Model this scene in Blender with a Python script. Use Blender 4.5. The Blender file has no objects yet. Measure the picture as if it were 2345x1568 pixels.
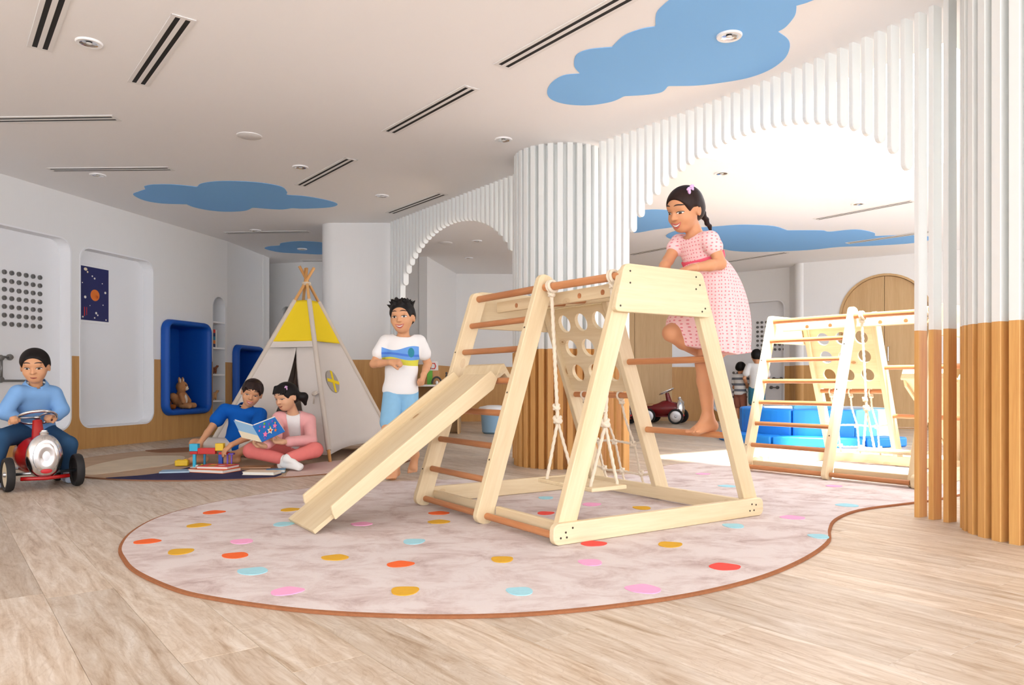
import bpy, bmesh, math, random
import numpy as np
from mathutils import Vector, Matrix

random.seed(7)
rng = np.random.default_rng(7)
SC = bpy.context.scene
COL = SC.collection

# ------------------------------------------------------------------ camera
F, CX, HY, HC, CH = 1705.0, 1172.5, 874.0, 0.65, 2.45   # focal length in pixels, centre, horizon, eye and ceiling height
FZ = -0.010                                              # bare floor; rug tops lie at z = 0
cam = bpy.data.cameras.new('camera')
cam.sensor_width = 36.0
cam.lens = F / 2345.0 * 36.0
cam.shift_y = (HY - 784.0) / 2345.0
cam.clip_start = 0.05
cam_o = bpy.data.objects.new('camera', cam)
cam_o.location = (0, 0, HC)
cam_o.rotation_euler = (math.pi / 2, 0, 0)
COL.objects.link(cam_o)
SC.camera = cam_o

# ------------------------------------------------------------------ world, sun, exposure
WORLD = 3.3
w = bpy.data.worlds.new('daylight')
w.use_nodes = True
w.node_tree.nodes['Background'].inputs[0].default_value = (0.94, 0.98, 1.06, 1)
w.node_tree.nodes['Background'].inputs[1].default_value = WORLD
SC.world = w
sun = bpy.data.lights.new('sun_offscreen', 'SUN')
sun.energy = 20.0
sun.angle = math.radians(6)
sun.color = (1.0, 0.97, 0.92)
sun_o = bpy.data.objects.new('sun_offscreen', sun)
sun_o.rotation_euler = Vector((0.02, 0.34, -1.0)).to_track_quat('-Z', 'Y').to_euler()
COL.objects.link(sun_o)
SC.view_settings.view_transform = 'Standard'
SC.view_settings.look = 'None'
SC.view_settings.exposure = 0.52
SC.view_settings.gamma = 1.0
SC.view_settings.use_curve_mapping = False
SC.cycles.diffuse_bounces = 4
SC.cycles.max_bounces = 6
SC.cycles.adaptive_threshold = 0.06
SC.cycles.caustics_reflective = False
SC.cycles.caustics_refractive = False
SC.cycles.sample_clamp_indirect = 6.0

# ------------------------------------------------------------------ measuring helpers
def V3(x, y, z): return np.array([x, y, z], float)
def at(px, py, d):
    """point at depth d that the photograph shows at (px, py)"""
    return V3((px - CX) * d / F, d, HC - (py - HY) * d / F)
def on_floor(px, py, z=0.0):
    d = F * (HC - z) / (py - HY)
    return V3((px - CX) * d / F, d, z)
def on_ceiling(px, py): return on_floor(px, py, CH)
def nrm(a):
    a = np.asarray(a, float); return a / (np.linalg.norm(a) + 1e-12)
def lerp(a, b, t): return np.asarray(a, float) * (1 - t) + np.asarray(b, float) * t
def basis(x, y, z, o):
    return Matrix(((x[0], y[0], z[0], o[0]), (x[1], y[1], z[1], o[1]), (x[2], y[2], z[2], o[2]), (0, 0, 0, 1)))

# ------------------------------------------------------------------ materials
MATS = {}
class NT:
    def __init__(s, name, rough=0.5, metal=0.0, spec=0.5):
        m = bpy.data.materials.new(name); m.use_nodes = True
        s.m, s.t = m, m.node_tree
        s.b = s.t.nodes['Principled BSDF']
        s.b.inputs['Roughness'].default_value = rough
        s.b.inputs['Metallic'].default_value = metal
        s.b.inputs['Specular IOR Level'].default_value = spec
    def n(s, kind, **kw):
        nd = s.t.nodes.new(kind)
        for k, v in kw.items():
            if k in nd.inputs: nd.inputs[k].default_value = v
            else: setattr(nd, k, v)
        return nd
    def l(s, a, b): s.t.links.new(a, b)
    def math(s, op, a, b=None, c=None):
        nd = s.t.nodes.new('ShaderNodeMath'); nd.operation = op
        for i, v in enumerate((a, b, c)):
            if v is None: continue
            if isinstance(v, (int, float)): nd.inputs[i].default_value = v
            else: s.l(v, nd.inputs[i])
        return nd.outputs[0]
    def mix(s, f, a, b, mode='MIX'):
        nd = s.t.nodes.new('ShaderNodeMix'); nd.data_type = 'RGBA'; nd.blend_type = mode
        for i, v in ((0, f), (6, a), (7, b)):
            if isinstance(v, (int, float)): nd.inputs[i].default_value = v
            elif isinstance(v, tuple): nd.inputs[i].default_value = (*v[:3], 1)
            else: s.l(v, nd.inputs[i])
        return nd.outputs[2]
    def ramp(s, f, stops):
        nd = s.t.nodes.new('ShaderNodeValToRGB'); e = nd.color_ramp.elements
        while len(e) < len(stops): e.new(0.5)
        for i, (p, c) in enumerate(stops):
            e[i].position = p; e[i].color = (*c[:3], 1)
        s.l(f, nd.inputs[0]); return nd.outputs[0]
    def col(s, c):
        if isinstance(c, tuple): s.b.inputs['Base Color'].default_value = (*c[:3], 1)
        else: s.l(c, s.b.inputs['Base Color'])
    def bump(s, h, strength=0.2, dist=0.01):
        nd = s.n('ShaderNodeBump', Strength=strength, Distance=dist)
        s.l(h, nd.inputs['Height']); s.l(nd.outputs[0], s.b.inputs['Normal'])
    def coord(s, which='Object', scale=(1, 1, 1), rnd=0.0):
        tc = s.n('ShaderNodeTexCoord'); mp = s.n('ShaderNodeMapping')
        mp.inputs['Scale'].default_value = scale
        s.l(tc.outputs[which], mp.inputs['Vector'])
        if rnd:
            oi = s.n('ShaderNodeObjectInfo')
            vm = s.n('ShaderNodeVectorMath', operation='SCALE'); vm.inputs[0].default_value = (rnd, rnd * 1.7, rnd * 2.3)
            s.l(oi.outputs['Random'], vm.inputs['Scale']); s.l(vm.outputs[0], mp.inputs['Location'])
        return mp.outputs[0]
    def noise(s, v, scale=5, detail=3, rough=0.55, dist=0.0):
        nd = s.n('ShaderNodeTexNoise', Scale=scale, Detail=detail, Roughness=rough, Distortion=dist)
        s.l(v, nd.inputs['Vector']); return nd.outputs[0]

def S(r, g, b):
    """8-bit display colour to linear"""
    f = lambda c: (c / 255 / 12.92) if c / 255 <= 0.04045 else ((c / 255 + 0.055) / 1.055) ** 2.4
    return (f(r), f(g), f(b))

def plain(name, c, rough=0.5, metal=0.0, spec=0.5, var=0.0, vs=6.0, bump=0.0, bs=200.0):
    t = NT(name, rough, metal, spec)
    v = t.coord('Object') if (var or bump) else None
    if var:
        n = t.noise(v, vs, 4)
        t.col(t.mix(n, tuple(x * (1 - var) for x in c), tuple(min(1, x * (1 + var)) for x in c)))
    else: t.col(c)
    if bump: t.bump(t.noise(v, bs, 2), bump, 0.002)
    MATS[name] = t.m; return t.m

def wood(name, c1, c2, along=0, rough=0.5, fine=60, stretch=12, knots=False, coord='Object', rnd=9.0, var=0.06, sheen=0.3):
    """grain runs along local axis `along`"""
    t = NT(name, rough, 0, sheen)
    sc = [1.0, 1.0, 1.0]; sc[along] = 1.0 / stretch
    v = t.coord(coord, tuple(sc), rnd)
    n1 = t.noise(v, fine * 0.25, 4, 0.6, 1.2)
    n2 = t.noise(v, fine * 2.5, 3, 0.6)
    f = t.math('ADD', t.math('MULTIPLY', n1, 0.7), t.math('MULTIPLY', n2, 0.3))
    c = t.ramp(f, [(0.33, c1), (0.66, c2)])
    if var:
        oi = t.n('ShaderNodeObjectInfo')
        k = t.math('MULTIPLY_ADD', oi.outputs['Random'], 2 * var, 1 - var)
        cb = t.n('ShaderNodeCombineColor')
        for i in range(3): t.l(k, cb.inputs[i])
        c = t.mix(1.0, c, cb.outputs[0], 'MULTIPLY')
    if knots:
        v2 = t.coord(coord, tuple(0.55 if i == along else 1.0 for i in range(3)), rnd)
        vo = t.n('ShaderNodeTexVoronoi', Scale=6.5); t.l(v2, vo.inputs['Vector'])
        kf = t.math('SMOOTHSTEP' if False else 'LESS_THAN', vo.outputs['Distance'], 0.075)
        hv = t.n('ShaderNodeSeparateColor'); t.l(vo.outputs['Color'], hv.inputs[0])
        kf = t.math('MULTIPLY', kf, t.math('GREATER_THAN', hv.outputs[0], 0.55))
        c = t.mix(t.math('MULTIPLY', kf, 0.75), c, S(140, 95, 50))
        ring = t.math('LESS_THAN', vo.outputs['Distance'], 0.13)
        ring = t.math('MULTIPLY', ring, t.math('GREATER_THAN', hv.outputs[0], 0.55))
        c = t.mix(t.math('MULTIPLY', ring, 0.22), c, S(190, 140, 80))
    t.col(c); t.bump(n2, 0.06, 0.002)
    MATS[name] = t.m; return t.m

def two_tone(name, white, w1, w2, level=0.9, stripe=0.0):
    """painted white above the wainscot line, oak veneer with vertical grain below it"""
    t = NT(name, 0.45, 0, 0.35)
    g = t.n('ShaderNodeNewGeometry')
    sx = t.n('ShaderNodeSeparateXYZ'); t.l(g.outputs['Position'], sx.inputs[0])
    mp = t.n('ShaderNodeMapping'); mp.inputs['Scale'].default_value = (1, 1, 0.05); t.l(g.outputs['Position'], mp.inputs[0])
    n1 = t.noise(mp.outputs[0], 14, 4, 0.6, 0.6); n2 = t.noise(mp.outputs[0], 110, 2)
    f = t.math('ADD', t.math('MULTIPLY', n1, 0.6), t.math('MULTIPLY', n2, 0.4))
    oak = t.ramp(f, [(0.3, w1), (0.7, w2)])
    wh = t.mix(t.math('MULTIPLY', n2, stripe), white, tuple(x * 0.8 for x in white)) if stripe else white
    up = t.math('GREATER_THAN', sx.outputs[2], level)
    c = t.mix(up, oak, wh)
    t.col(c); MATS[name] = t.m; return t.m

plain('ceiling_paint', S(250, 249, 249), 0.75, 0, 0.1)
two_tone('wall_tone', S(240, 239, 237), S(192, 142, 84), S(212, 164, 102), 0.9, 0.12)
two_tone('slat_tone', S(236, 238, 235), S(202, 142, 78), S(228, 178, 108), 0.9)
two_tone('oak_panel', S(200, 200, 200), S(198, 160, 112), S(216, 182, 134), 9.0)
plain('niche_white', S(243, 243, 244), 0.6, 0, 0.2)
plain('white_plastic', S(245, 245, 245), 0.4)
plain('vent_white', S(236, 234, 232), 0.5)
plain('vent_black', S(18, 15, 14), 0.7)
plain('chrome', (0.82, 0.83, 0.85), 0.16, 1.0)
plain('steel', (0.55, 0.56, 0.58), 0.28, 1.0)
plain('grey_metal', S(128, 126, 124), 0.35, 0.6)
plain('dark_grey', S(74, 72, 72), 0.5)
plain('cloud_blue', S(140, 198, 255), 0.75, 0, 0.1)
wood('oak_veneer', S(198, 160, 112), S(220, 186, 138), 2, 0.45, 40, 18)
wood('pine', S(218, 194, 152), S(235, 217, 182), 0, 0.5, 34, 14, knots=True)
wood('beech', S(176, 112, 70), S(206, 146, 100), 0, 0.4, 50, 16, var=0.14)
wood('bamboo', S(198, 140, 78), S(226, 178, 116), 0, 0.45, 40, 10, var=0.16)
plain('screw_dark', S(70, 62, 52), 0.4, 0.6)
plain('rope', S(232, 218, 196), 0.85, 0, 0.1, var=0.10, vs=90, bump=0.6, bs=260)
plain('canvas', S(222, 214, 206), 0.9, 0, 0.1, var=0.03, bump=0.15, bs=300)
plain('canvas_seam', S(214, 203, 190), 0.9, 0, 0.1)
plain('yellow_cloth', S(249, 218, 50), 0.85, 0, 0.1, var=0.03)
plain('mesh_grey', S(176, 168, 158), 0.9)
plain('blue_foam', S(10, 82, 176), 0.5, 0, 0.4)
plain('pool_blue', S(30, 142, 240), 0.45)
plain('pool_cyan', S(120, 214, 244), 0.45)
plain('pool_white', S(236, 246, 250), 0.45)
plain('red_paint', S(176, 22, 22), 0.25, 0, 0.6)
plain('dark_red_paint', S(120, 20, 26), 0.25, 0, 0.6)
plain('rubber', S(30, 28, 28), 0.7)
plain('tan_rim', S(214, 200, 170), 0.45)
plain('tan_seat', S(196, 150, 104), 0.6)
plain('badge_red', S(206, 40, 48), 0.4)
for nm, c in dict(red=(214, 44, 34), yellow=(246, 204, 36), cyan=(60, 190, 226), blue=(34, 70, 170), green=(110, 190, 60), navy=(28, 34, 92), orange=(232, 120, 40), purple=(120, 84, 190), cream=(240, 226, 196), paper=(244, 240, 230), teal=(20, 120, 160), pinky=(240, 120, 170), pale_blue=(150, 190, 220), tub_blue=(146, 184, 214)).items():
    plain('toy_' + nm, S(*c), 0.4)

# ------------------------------------------------------------------ object helpers
def tag(o, label=None, cat=None, group=None, kind=None):
    if label: o['label'] = label
    if cat: o['category'] = cat
    if group: o['group'] = group
    if kind: o['kind'] = kind
    return o
def empty(name, loc=(0, 0, 0), M=None, parent=None):
    o = bpy.data.objects.new(name, None)
    o.empty_display_size = 0.1
    COL.objects.link(o)
    if M is not None: o.matrix_world = M
    else: o.location = Vector([float(v) for v in loc])
    if parent: o.parent = parent
    return o
def thing(name, label, cat, loc=(0, 0, 0), M=None, group=None):
    return tag(empty(name, loc, M), label, cat, group)
def link(name, me, mat=None, parent=None, M=None, smooth=False, bevel=0.0, seg=2):
    o = bpy.data.objects.new(name, me)
    COL.objects.link(o)
    if mat is not None and not me.materials:
        for m in (mat if isinstance(mat, (list, tuple)) else [mat]):
            me.materials.append(MATS[m] if isinstance(m, str) else m)
    if parent: o.parent = parent
    if M is not None: o.matrix_local = M
    if smooth and len(me.polygons): me.polygons.foreach_set('use_smooth', [True] * len(me.polygons))
    if bevel:
        b = o.modifiers.new('bevel', 'BEVEL'); b.width = bevel; b.segments = seg; b.limit_method = 'ANGLE'; b.angle_limit = math.radians(40)
    return o
def copy_tree(o, parent=None):
    c = o.copy(); COL.objects.link(c); c.parent = parent
    for ch in list(o.children): copy_tree(ch, c)
    return c

class MB:
    """collects plain shapes; build() links them as one mesh"""
    def __init__(s): s.v, s.f, s.mi, s.cur = [], [], [], 0
    def m(s, i): s.cur = i; return s
    def add(s, verts, faces):
        n = len(s.v); s.v += [tuple(float(c) for c in p) for p in verts]
        s.f += [tuple(i + n for i in f) for f in faces]; s.mi += [s.cur] * len(faces); return s
    def box(s, c, size, R=None):
        hx, hy, hz = [q / 2 for q in size]
        pts = [(x, y, z) for x in (-hx, hx) for y in (-hy, hy) for z in (-hz, hz)]
        pts = np.array(pts)
        if R is not None: pts = pts @ np.array(R)
        return s.add(pts + np.array(c, float), [(0, 1, 3, 2), (4, 6, 7, 5), (0, 4, 5, 1), (2, 3, 7, 6), (0, 2, 6, 4), (1, 5, 7, 3)])
    def bb(s, a, b):
        a, b = np.array(a, float), np.array(b, float)
        return s.box((a + b) / 2, np.abs(b - a))
    def prism(s, poly, z0, z1, fn=None):
        """poly: 2-D outline, extruded along z; fn maps local points"""
        n = len(poly)
        pts = [(x, y, z0) for x, y in poly] + [(x, y, z1) for x, y in poly]
        if fn: pts = [fn(p) for p in pts]
        fc = [tuple(range(n))[::-1], tuple(range(n, 2 * n))] + [(i, (i + 1) % n, (i + 1) % n + n, i + n) for i in range(n)]
        return s.add(pts, fc)
    def tube(s, pts, r, seg=8, closed=False, caps=True, flat=1.0):
        P = [np.array(p, float) for p in pts]; n = len(P)
        rr = r if hasattr(r, '__len__') else [r] * n
        tang = []
        for i in range(n):
            a = P[(i - 1) % n] if closed or i > 0 else P[i]; b = P[(i + 1) % n] if closed or i < n - 1 else P[i]
            tang.append(nrm(b - a))
        ref = V3(0, 0, 1) if abs(tang[0][2]) < 0.9 else V3(1, 0, 0)
        x = nrm(np.cross(ref, tang[0])); V = []
        for i in range(n):
            t = tang[i]; x = nrm(x - t * np.dot(x, t)); y = np.cross(t, x)
            for k in range(seg):
                a = 2 * math.pi * k / seg
                V.append(P[i] + rr[i] * (math.cos(a) * x + flat * math.sin(a) * y))
        Fc = []
        for i in range(n if closed else n - 1):
            j = (i + 1) % n
            for k in range(seg):
                k2 = (k + 1) % seg
                Fc.append((i * seg + k, i * seg + k2, j * seg + k2, j * seg + k))
        if caps and not closed:
            Fc.append(tuple(range(seg))[::-1]); Fc.append(tuple((n - 1) * seg + k for k in range(seg)))
        return s.add(V, Fc)
    def lathe(s, prof, seg=24, o=(0, 0, 0), ax=(0, 0, 1), close=True):
        """prof: (radius, height) pairs around axis ax through o"""
        ax = nrm(ax); ref = V3(1, 0, 0) if abs(ax[0]) < 0.9 else V3(0, 1, 0)
        x = nrm(np.cross(ref, ax)); y = np.cross(ax, x); o = np.array(o, float); V = []
        for r, h in prof:
            for k in range(seg):
                a = 2 * math.pi * k / seg; V.append(o + ax * h + r * (math.cos(a) * x + math.sin(a) * y))
        Fc = []
        for i in range(len(prof) - 1):
            for k in range(seg):
                k2 = (k + 1) % seg; Fc.append((i * seg + k, i * seg + k2, (i + 1) * seg + k2, (i + 1) * seg + k))
        if close:
            Fc.append(tuple(range(seg))[::-1]); Fc.append(tuple((len(prof) - 1) * seg + k for k in range(seg)))
        return s.add(V, Fc)
    def ell(s, c, r, R=None, nu=16, nv=10):
        V = []
        for j in range(nv + 1):
            ph = math.pi * j / nv
            for i in range(nu):
                th = 2 * math.pi * i / nu
                V.append((r[0] * math.sin(ph) * math.cos(th), r[1] * math.sin(ph) * math.sin(th), r[2] * math.cos(ph)))
        V = np.array(V)
        if R is not None: V = V @ np.array(R)
        Fc = [(j * nu + i, (j + 1) * nu + i, (j + 1) * nu + (i + 1) % nu, j * nu + (i + 1) % nu) for j in range(nv) for i in range(nu)]
        return s.add(V + np.array(c, float), Fc)
    def grid(s, fn, nu, nv):
        V = [fn(i / nu, j / nv) for j in range(nv + 1) for i in range(nu + 1)]
        Fc = [(j * (nu + 1) + i, j * (nu + 1) + i + 1, (j + 1) * (nu + 1) + i + 1, (j + 1) * (nu + 1) + i) for j in range(nv) for i in range(nu)]
        return s.add(V, Fc)
    def mesh(s, name='m', o=(0, 0, 0)):
        me = bpy.data.meshes.new(name)
        vs = (np.array(s.v) - np.array(o, float)) if len(s.v) else np.zeros((0, 3))
        me.from_pydata(vs.tolist(), [], s.f)
        if any(s.mi): me.polygons.foreach_set('material_index', s.mi)
        me.update(); return me
    def build(s, name, mat, parent=None, o=(0, 0, 0), M=None, smooth=False, bevel=0.0, seg=2, fix=True):
        me = s.mesh(name, o)
        if fix:
            bm = bmesh.new(); bm.from_mesh(me); bmesh.ops.recalc_face_normals(bm, faces=bm.faces); bm.to_mesh(me); bm.free()
        ob = link(name, me, mat, parent, M, smooth, bevel, seg)
        return ob

def smooth_angle(o, deg=40):
    me = o.data
    me.polygons.foreach_set('use_smooth', [True] * len(me.polygons))
    bm = bmesh.new(); bm.from_mesh(me)
    for e in bm.edges:
        if len(e.link_faces) == 2 and e.calc_face_angle(0) > math.radians(deg): e.smooth = False
    bm.to_mesh(me); bm.free()
    return o

def plate_mesh(name, outer, holes, z0, z1):
    """flat plate with holes: outlines in x,y, extruded from z0 to z1"""
    bm = bmesh.new(); loops = []
    for lp in [outer] + list(holes):
        vs = [bm.verts.new((p[0], p[1], z1)) for p in lp]
        loops.append(vs)
        for i in range(len(vs)): bm.edges.new((vs[i], vs[(i + 1) % len(vs)]))
    bmesh.ops.triangle_fill(bm, use_beauty=True, use_dissolve=False, edges=bm.edges[:], normal=(0, 0, 1))
    top = [f for f in bm.faces]
    lo = {}
    for vs in loops:
        for v in vs: lo[v] = bm.verts.new((v.co.x, v.co.y, z0))
    for f in top: bm.faces.new([lo[v] for v in reversed(f.verts)])
    for vs in loops:
        for i in range(len(vs)):
            a, b = vs[i], vs[(i + 1) % len(vs)]
            bm.faces.new((a, b, lo[b], lo[a]))
    bmesh.ops.recalc_face_normals(bm, faces=bm.faces)
    me = bpy.data.meshes.new(name); bm.to_mesh(me); bm.free(); return me

def rrect(x0, y0, x1, y1, r, n=8):
    out = []
    for cx, cy, a0 in ((x1 - r, y1 - r, 0), (x0 + r, y1 - r, 90), (x0 + r, y0 + r, 180), (x1 - r, y0 + r, 270)):
        for k in range(n + 1):
            a = math.radians(a0 + 90 * k / n); out.append((cx + r * math.cos(a), cy + r * math.sin(a)))
    return out
def arch_outline(x0, x1, y0, ytop, n=16):
    r = (x1 - x0) / 2; c = (x0 + x1) / 2
    return [(x0, y0), (x1, y0)] + [(c + r * math.cos(math.pi * k / n), ytop - r + r * math.sin(math.pi * k / n)) for k in range(n + 1)]
def spline(pts, n=8, closed=True):
    P = [np.array(p, float) for p in pts]; m = len(P); out = []
    for i in range(m if closed else m - 1):
        p0, p1, p2, p3 = (P[(i + k) % m] if closed else P[min(max(i + k, 0), m - 1)] for k in (-1, 0, 1, 2))
        for j in range(n):
            t = j / n
            out.append(0.5 * ((2 * p1) + (-p0 + p2) * t + (2 * p0 - 5 * p1 + 4 * p2 - p3) * t * t + (-p0 + 3 * p1 - 3 * p2 + p3) * t ** 3))
    if not closed: out.append(P[-1])
    return out

def frame_between(p0, p1, wdir):
    x = nrm(np.array(p1, float) - np.array(p0, float)); y = np.array(wdir, float); y = nrm(y - x * np.dot(x, y)); z = np.cross(x, y)
    return basis(x, y, z, p0), float(np.linalg.norm(np.array(p1, float) - np.array(p0, float)))
def board(name, p0, p1, wdir, w, t, mat, parent, ends=0.0, bevel=0.004):
    """plank from p0 to p1, w wide along wdir, t thick; ends = corner rounding"""
    M, L = frame_between(p0, p1, wdir)
    if ends:
        ol = rrect(-ends * 0, -w / 2, L, w / 2, min(ends, w / 2 - 1e-3), 5)
        b = MB().prism(ol, -t / 2, t / 2)
    else: b = MB().box((L / 2, 0, 0), (L, w, t))
    return b.build(name, mat, parent, M=M, bevel=bevel)
def rod(name, p0, p1, r, mat, parent, seg=14):
    x = nrm(np.array(p1, float) - np.array(p0, float)); ref = V3(0, 0, 1) if abs(x[2]) < 0.9 else V3(1, 0, 0)
    M, L = frame_between(p0, p1, ref)
    b = MB().tube([(0, 0, 0), (L, 0, 0)], r, seg)
    return smooth_angle(b.build(name, mat, parent, M=M), 50)
# ------------------------------------------------------------------ floor
def floor_materials():
    t = NT('plank_wood', 0.42, 0, 0.35)
    uv = t.n('ShaderNodeTexCoord'); oi = t.n('ShaderNodeObjectInfo'); g = t.n('ShaderNodeNewGeometry')
    r = t.math('FRACT', t.math('ADD', oi.outputs['Random'], g.outputs['Random Per Island']))
    off = t.n('ShaderNodeVectorMath', operation='SCALE'); off.inputs[0].default_value = (37, 91, 13); t.l(r, off.inputs['Scale'])
    ad = t.n('ShaderNodeVectorMath', operation='ADD'); t.l(uv.outputs['UV'], ad.inputs[0]); t.l(off.outputs[0], ad.inputs[1])
    mp = t.n('ShaderNodeMapping'); mp.inputs['Scale'].default_value = (0.75, 6, 1); t.l(ad.outputs[0], mp.inputs[0])
    mp2 = t.n('ShaderNodeMapping'); mp2.inputs['Scale'].default_value = (2.2, 5, 1); t.l(ad.outputs[0], mp2.inputs[0])
    n1 = t.noise(mp.outputs[0], 3.0, 5, 0.62, 1.6)
    n2 = t.noise(mp.outputs[0], 22, 3, 0.6)
    n3 = t.noise(mp2.outputs[0], 1.1, 3, 0.5, 2.5)
    rings = t.math('SINE', t.math('MULTIPLY', n3, 60))
    f = t.math('ADD', t.math('MULTIPLY', n1, 0.75), t.math('MULTIPLY', n2, 0.25))
    c = t.ramp(f, [(0.34, S(168, 144, 119)), (0.45, S(194, 175, 153)), (0.56, S(208, 193, 175)), (0.68, S(221, 210, 196))])
    c = t.mix(t.math('MULTIPLY', t.math('GREATER_THAN', rings, 0.86), 0.16), c, S(150, 122, 96))
    k = t.math('MULTIPLY_ADD', r, 0.20, 0.90)
    cb = t.n('ShaderNodeCombineColor')
    for i in range(3): t.l(k, cb.inputs[i])
    c = t.mix(1.0, c, cb.outputs[0], 'MULTIPLY')
    t.col(c); t.bump(n2, 0.05, 0.001); MATS['plank_wood'] = t.m
floor_materials()
plain('slab', S(170, 148, 122), 0.7)

fl = MB().bb((-7.5, -2.6, FZ - 0.2), (8.2, 13.4, FZ - 0.006)).build('floor', 'slab')
tag(fl, kind='structure')
PU = nrm((-0.6156, 0.788)); PV = np.array([PU[1], -PU[0]])
PL, PW = 1.24, 0.185
def plank_mesh(name):
    g, ch, h = 0.0003, 0.0007, 0.006
    x0, x1, y0, y1 = -PL / 2 + g, PL / 2 - g, -PW / 2 + g, PW / 2 - g
    V = [(x0, y0, -h), (x1, y0, -h), (x1, y1, -h), (x0, y1, -h), (x0, y0, -ch), (x1, y0, -ch), (x1, y1, -ch), (x0, y1, -ch),
         (x0 + ch, y0 + ch, 0), (x1 - ch, y0 + ch, 0), (x1 - ch, y1 - ch, 0), (x0 + ch, y1 - ch, 0)]
    Fc = [(8, 9, 10, 11)]
    for i in range(4):
        j = (i + 1) % 4; Fc += [(i, j, j + 4, i + 4), (i + 4, j + 4, j + 8, i + 8)]
    return V, Fc
pv, pf = plank_mesh('plank')
def with_uv(me):
    uvl = me.uv_layers.new(name='UVMap'); return uvl
pm = bpy.data.meshes.new('plank'); pm.from_pydata(pv, [], pf)
uvl = with_uv(pm)
for lp in pm.loops: uvl.data[lp.index].uv = pm.vertices[lp.vertex_index].co.xy
pm.materials.append(MATS['plank_wood'])
spots = []
for row in range(-70, 70):
    sh = random.random() * PL
    for c in range(-14, 14):
        p = PU * (c * PL + sh) + PV * (row * PW)
        if not (-6.8 < p[0] < 7.8 and -2.2 < p[1] < 13.0): continue
        d = p[1]
        seen = d > 1.2 and abs(p[0]) < 0.70 * d + 0.5
        spots.append((0 if seen else 1, d if seen else 99, p[0], p[1]))
spots.sort()
ang = math.atan2(PU[1], PU[0])
for i, (_, _, x, y) in enumerate(spots[:300]):
    o = link('plank', pm, None, fl); o.matrix_local = Matrix.Translation((x, y, FZ)) @ Matrix.Rotation(ang, 4, 'Z')
V, Fc, UV = [], [], []
R2 = np.array([[PU[0], PU[1]], [-PU[1], PU[0]]])
pva = np.array(pv)
for (_, _, x, y) in spots[300:]:
    n = len(V) * len(pv)
    q = pva.copy(); q[:, :2] = pva[:, :2] @ R2 + np.array([x, y]); q[:, 2] += FZ
    V.append(q); Fc += [tuple(k + n for k in f) for f in pf]
me = bpy.data.meshes.new('plank_field'); me.from_pydata(np.concatenate(V).tolist(), [], Fc)
uvl = with_uv(me); tile = [tuple(p[:2]) for p in pv]
for lp in me.loops: uvl.data[lp.index].uv = tile[lp.vertex_index % len(pv)]
tag(link('plank_field', me, 'plank_wood', fl), kind='stuff')

# ------------------------------------------------------------------ ceiling with skylight shaft
SKC = np.array([3.02, 6.94]); E1 = nrm((-0.835, -0.55)); E2 = nrm((0.55, -0.835))
sky = [SKC, SKC + E1 * 2.25, SKC + E1 * 2.25 + E2 * 2.1, SKC + E2 * 2.1]
ce = link('ceiling', plate_mesh('ceiling', [(-7.5, -2.6), (8.2, -2.6), (8.2, 13.4), (-7.5, 13.4)], [[tuple(p) for p in sky]], CH, CH + 0.12), 'ceiling_paint')
tag(ce, kind='structure')
b = MB()
for i in range(4):
    p, q = sky[i], sky[(i + 1) % 4]; tt = nrm(q - p); nn = np.array([tt[1], -tt[0]])
    if np.dot(nn, (sky[0] + sky[2]) / 2 - p) > 0: nn = -nn
    c = (p + q) / 2 + nn * 0.02
    b.box((c[0], c[1], CH + 0.30), (np.linalg.norm(q - p) + 0.08, 0.04, 0.36), [[tt[0], tt[1], 0], [-tt[1], tt[0], 0], [0, 0, 1]])
sk = b.build('skylight_shaft', 'ceiling_paint', ce)

# ------------------------------------------------------------------ walls
WT = 0.12
def wall(name, a, bpt, holes=(), mat='wall_tone', h=CH, extra=0.0):
    a, bpt = np.array(a, float), np.array(bpt, float); t = nrm(bpt - a); L = np.linalg.norm(bpt - a)
    M = basis((t[0], t[1], 0), (0, 0, 1), (t[1], -t[0], 0), (a[0], a[1], 0))
    me = plate_mesh(name, [(0, FZ - 0.005), (L + extra, FZ - 0.005), (L + extra, h), (0, h)], holes, -WT, 0)
    o = link(name, me, mat); o.matrix_world = M; tag(o, kind='structure')
    return o
def recess(w, ol, inset, mat='niche_white', lip=0.003):
    """white liner and back panel of a recess with outline ol"""
    c = np.mean(np.array(ol), axis=0)
    ins = inset_loop(ol, 0.012); outl = inset_loop(ol, -0.004)
    link('recess_liner', plate_mesh('recess_liner', outl, [ins], -WT - 0.002, lip), mat, w)
    lo, hi = np.min(ol, axis=0), np.max(ol, axis=0)
    MB().bb((lo[0] - .03, lo[1] - .03, -WT - 0.022), (hi[0] + .03, hi[1] + .03, -WT - 0.002)).build('recess_back', mat, w)
def inset_loop(ol, d):
    P = np.array(ol, float); n = len(P)
    area = 0.5 * sum(P[i][0] * P[(i + 1) % n][1] - P[(i + 1) % n][0] * P[i][1] for i in range(n))
    sg = 1 if area > 0 else -1; out = []
    for i in range(n):
        a = P[i] - P[i - 1]; b2 = P[(i + 1) % n] - P[i]
        na, nb = nrm((-a[1], a[0])), nrm((-b2[1], b2[0])); m = nrm(na + nb)
        k = d / max(0.5, np.dot(m, na)); out.append(tuple(P[i] + sg * m * k))
    return out

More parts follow.
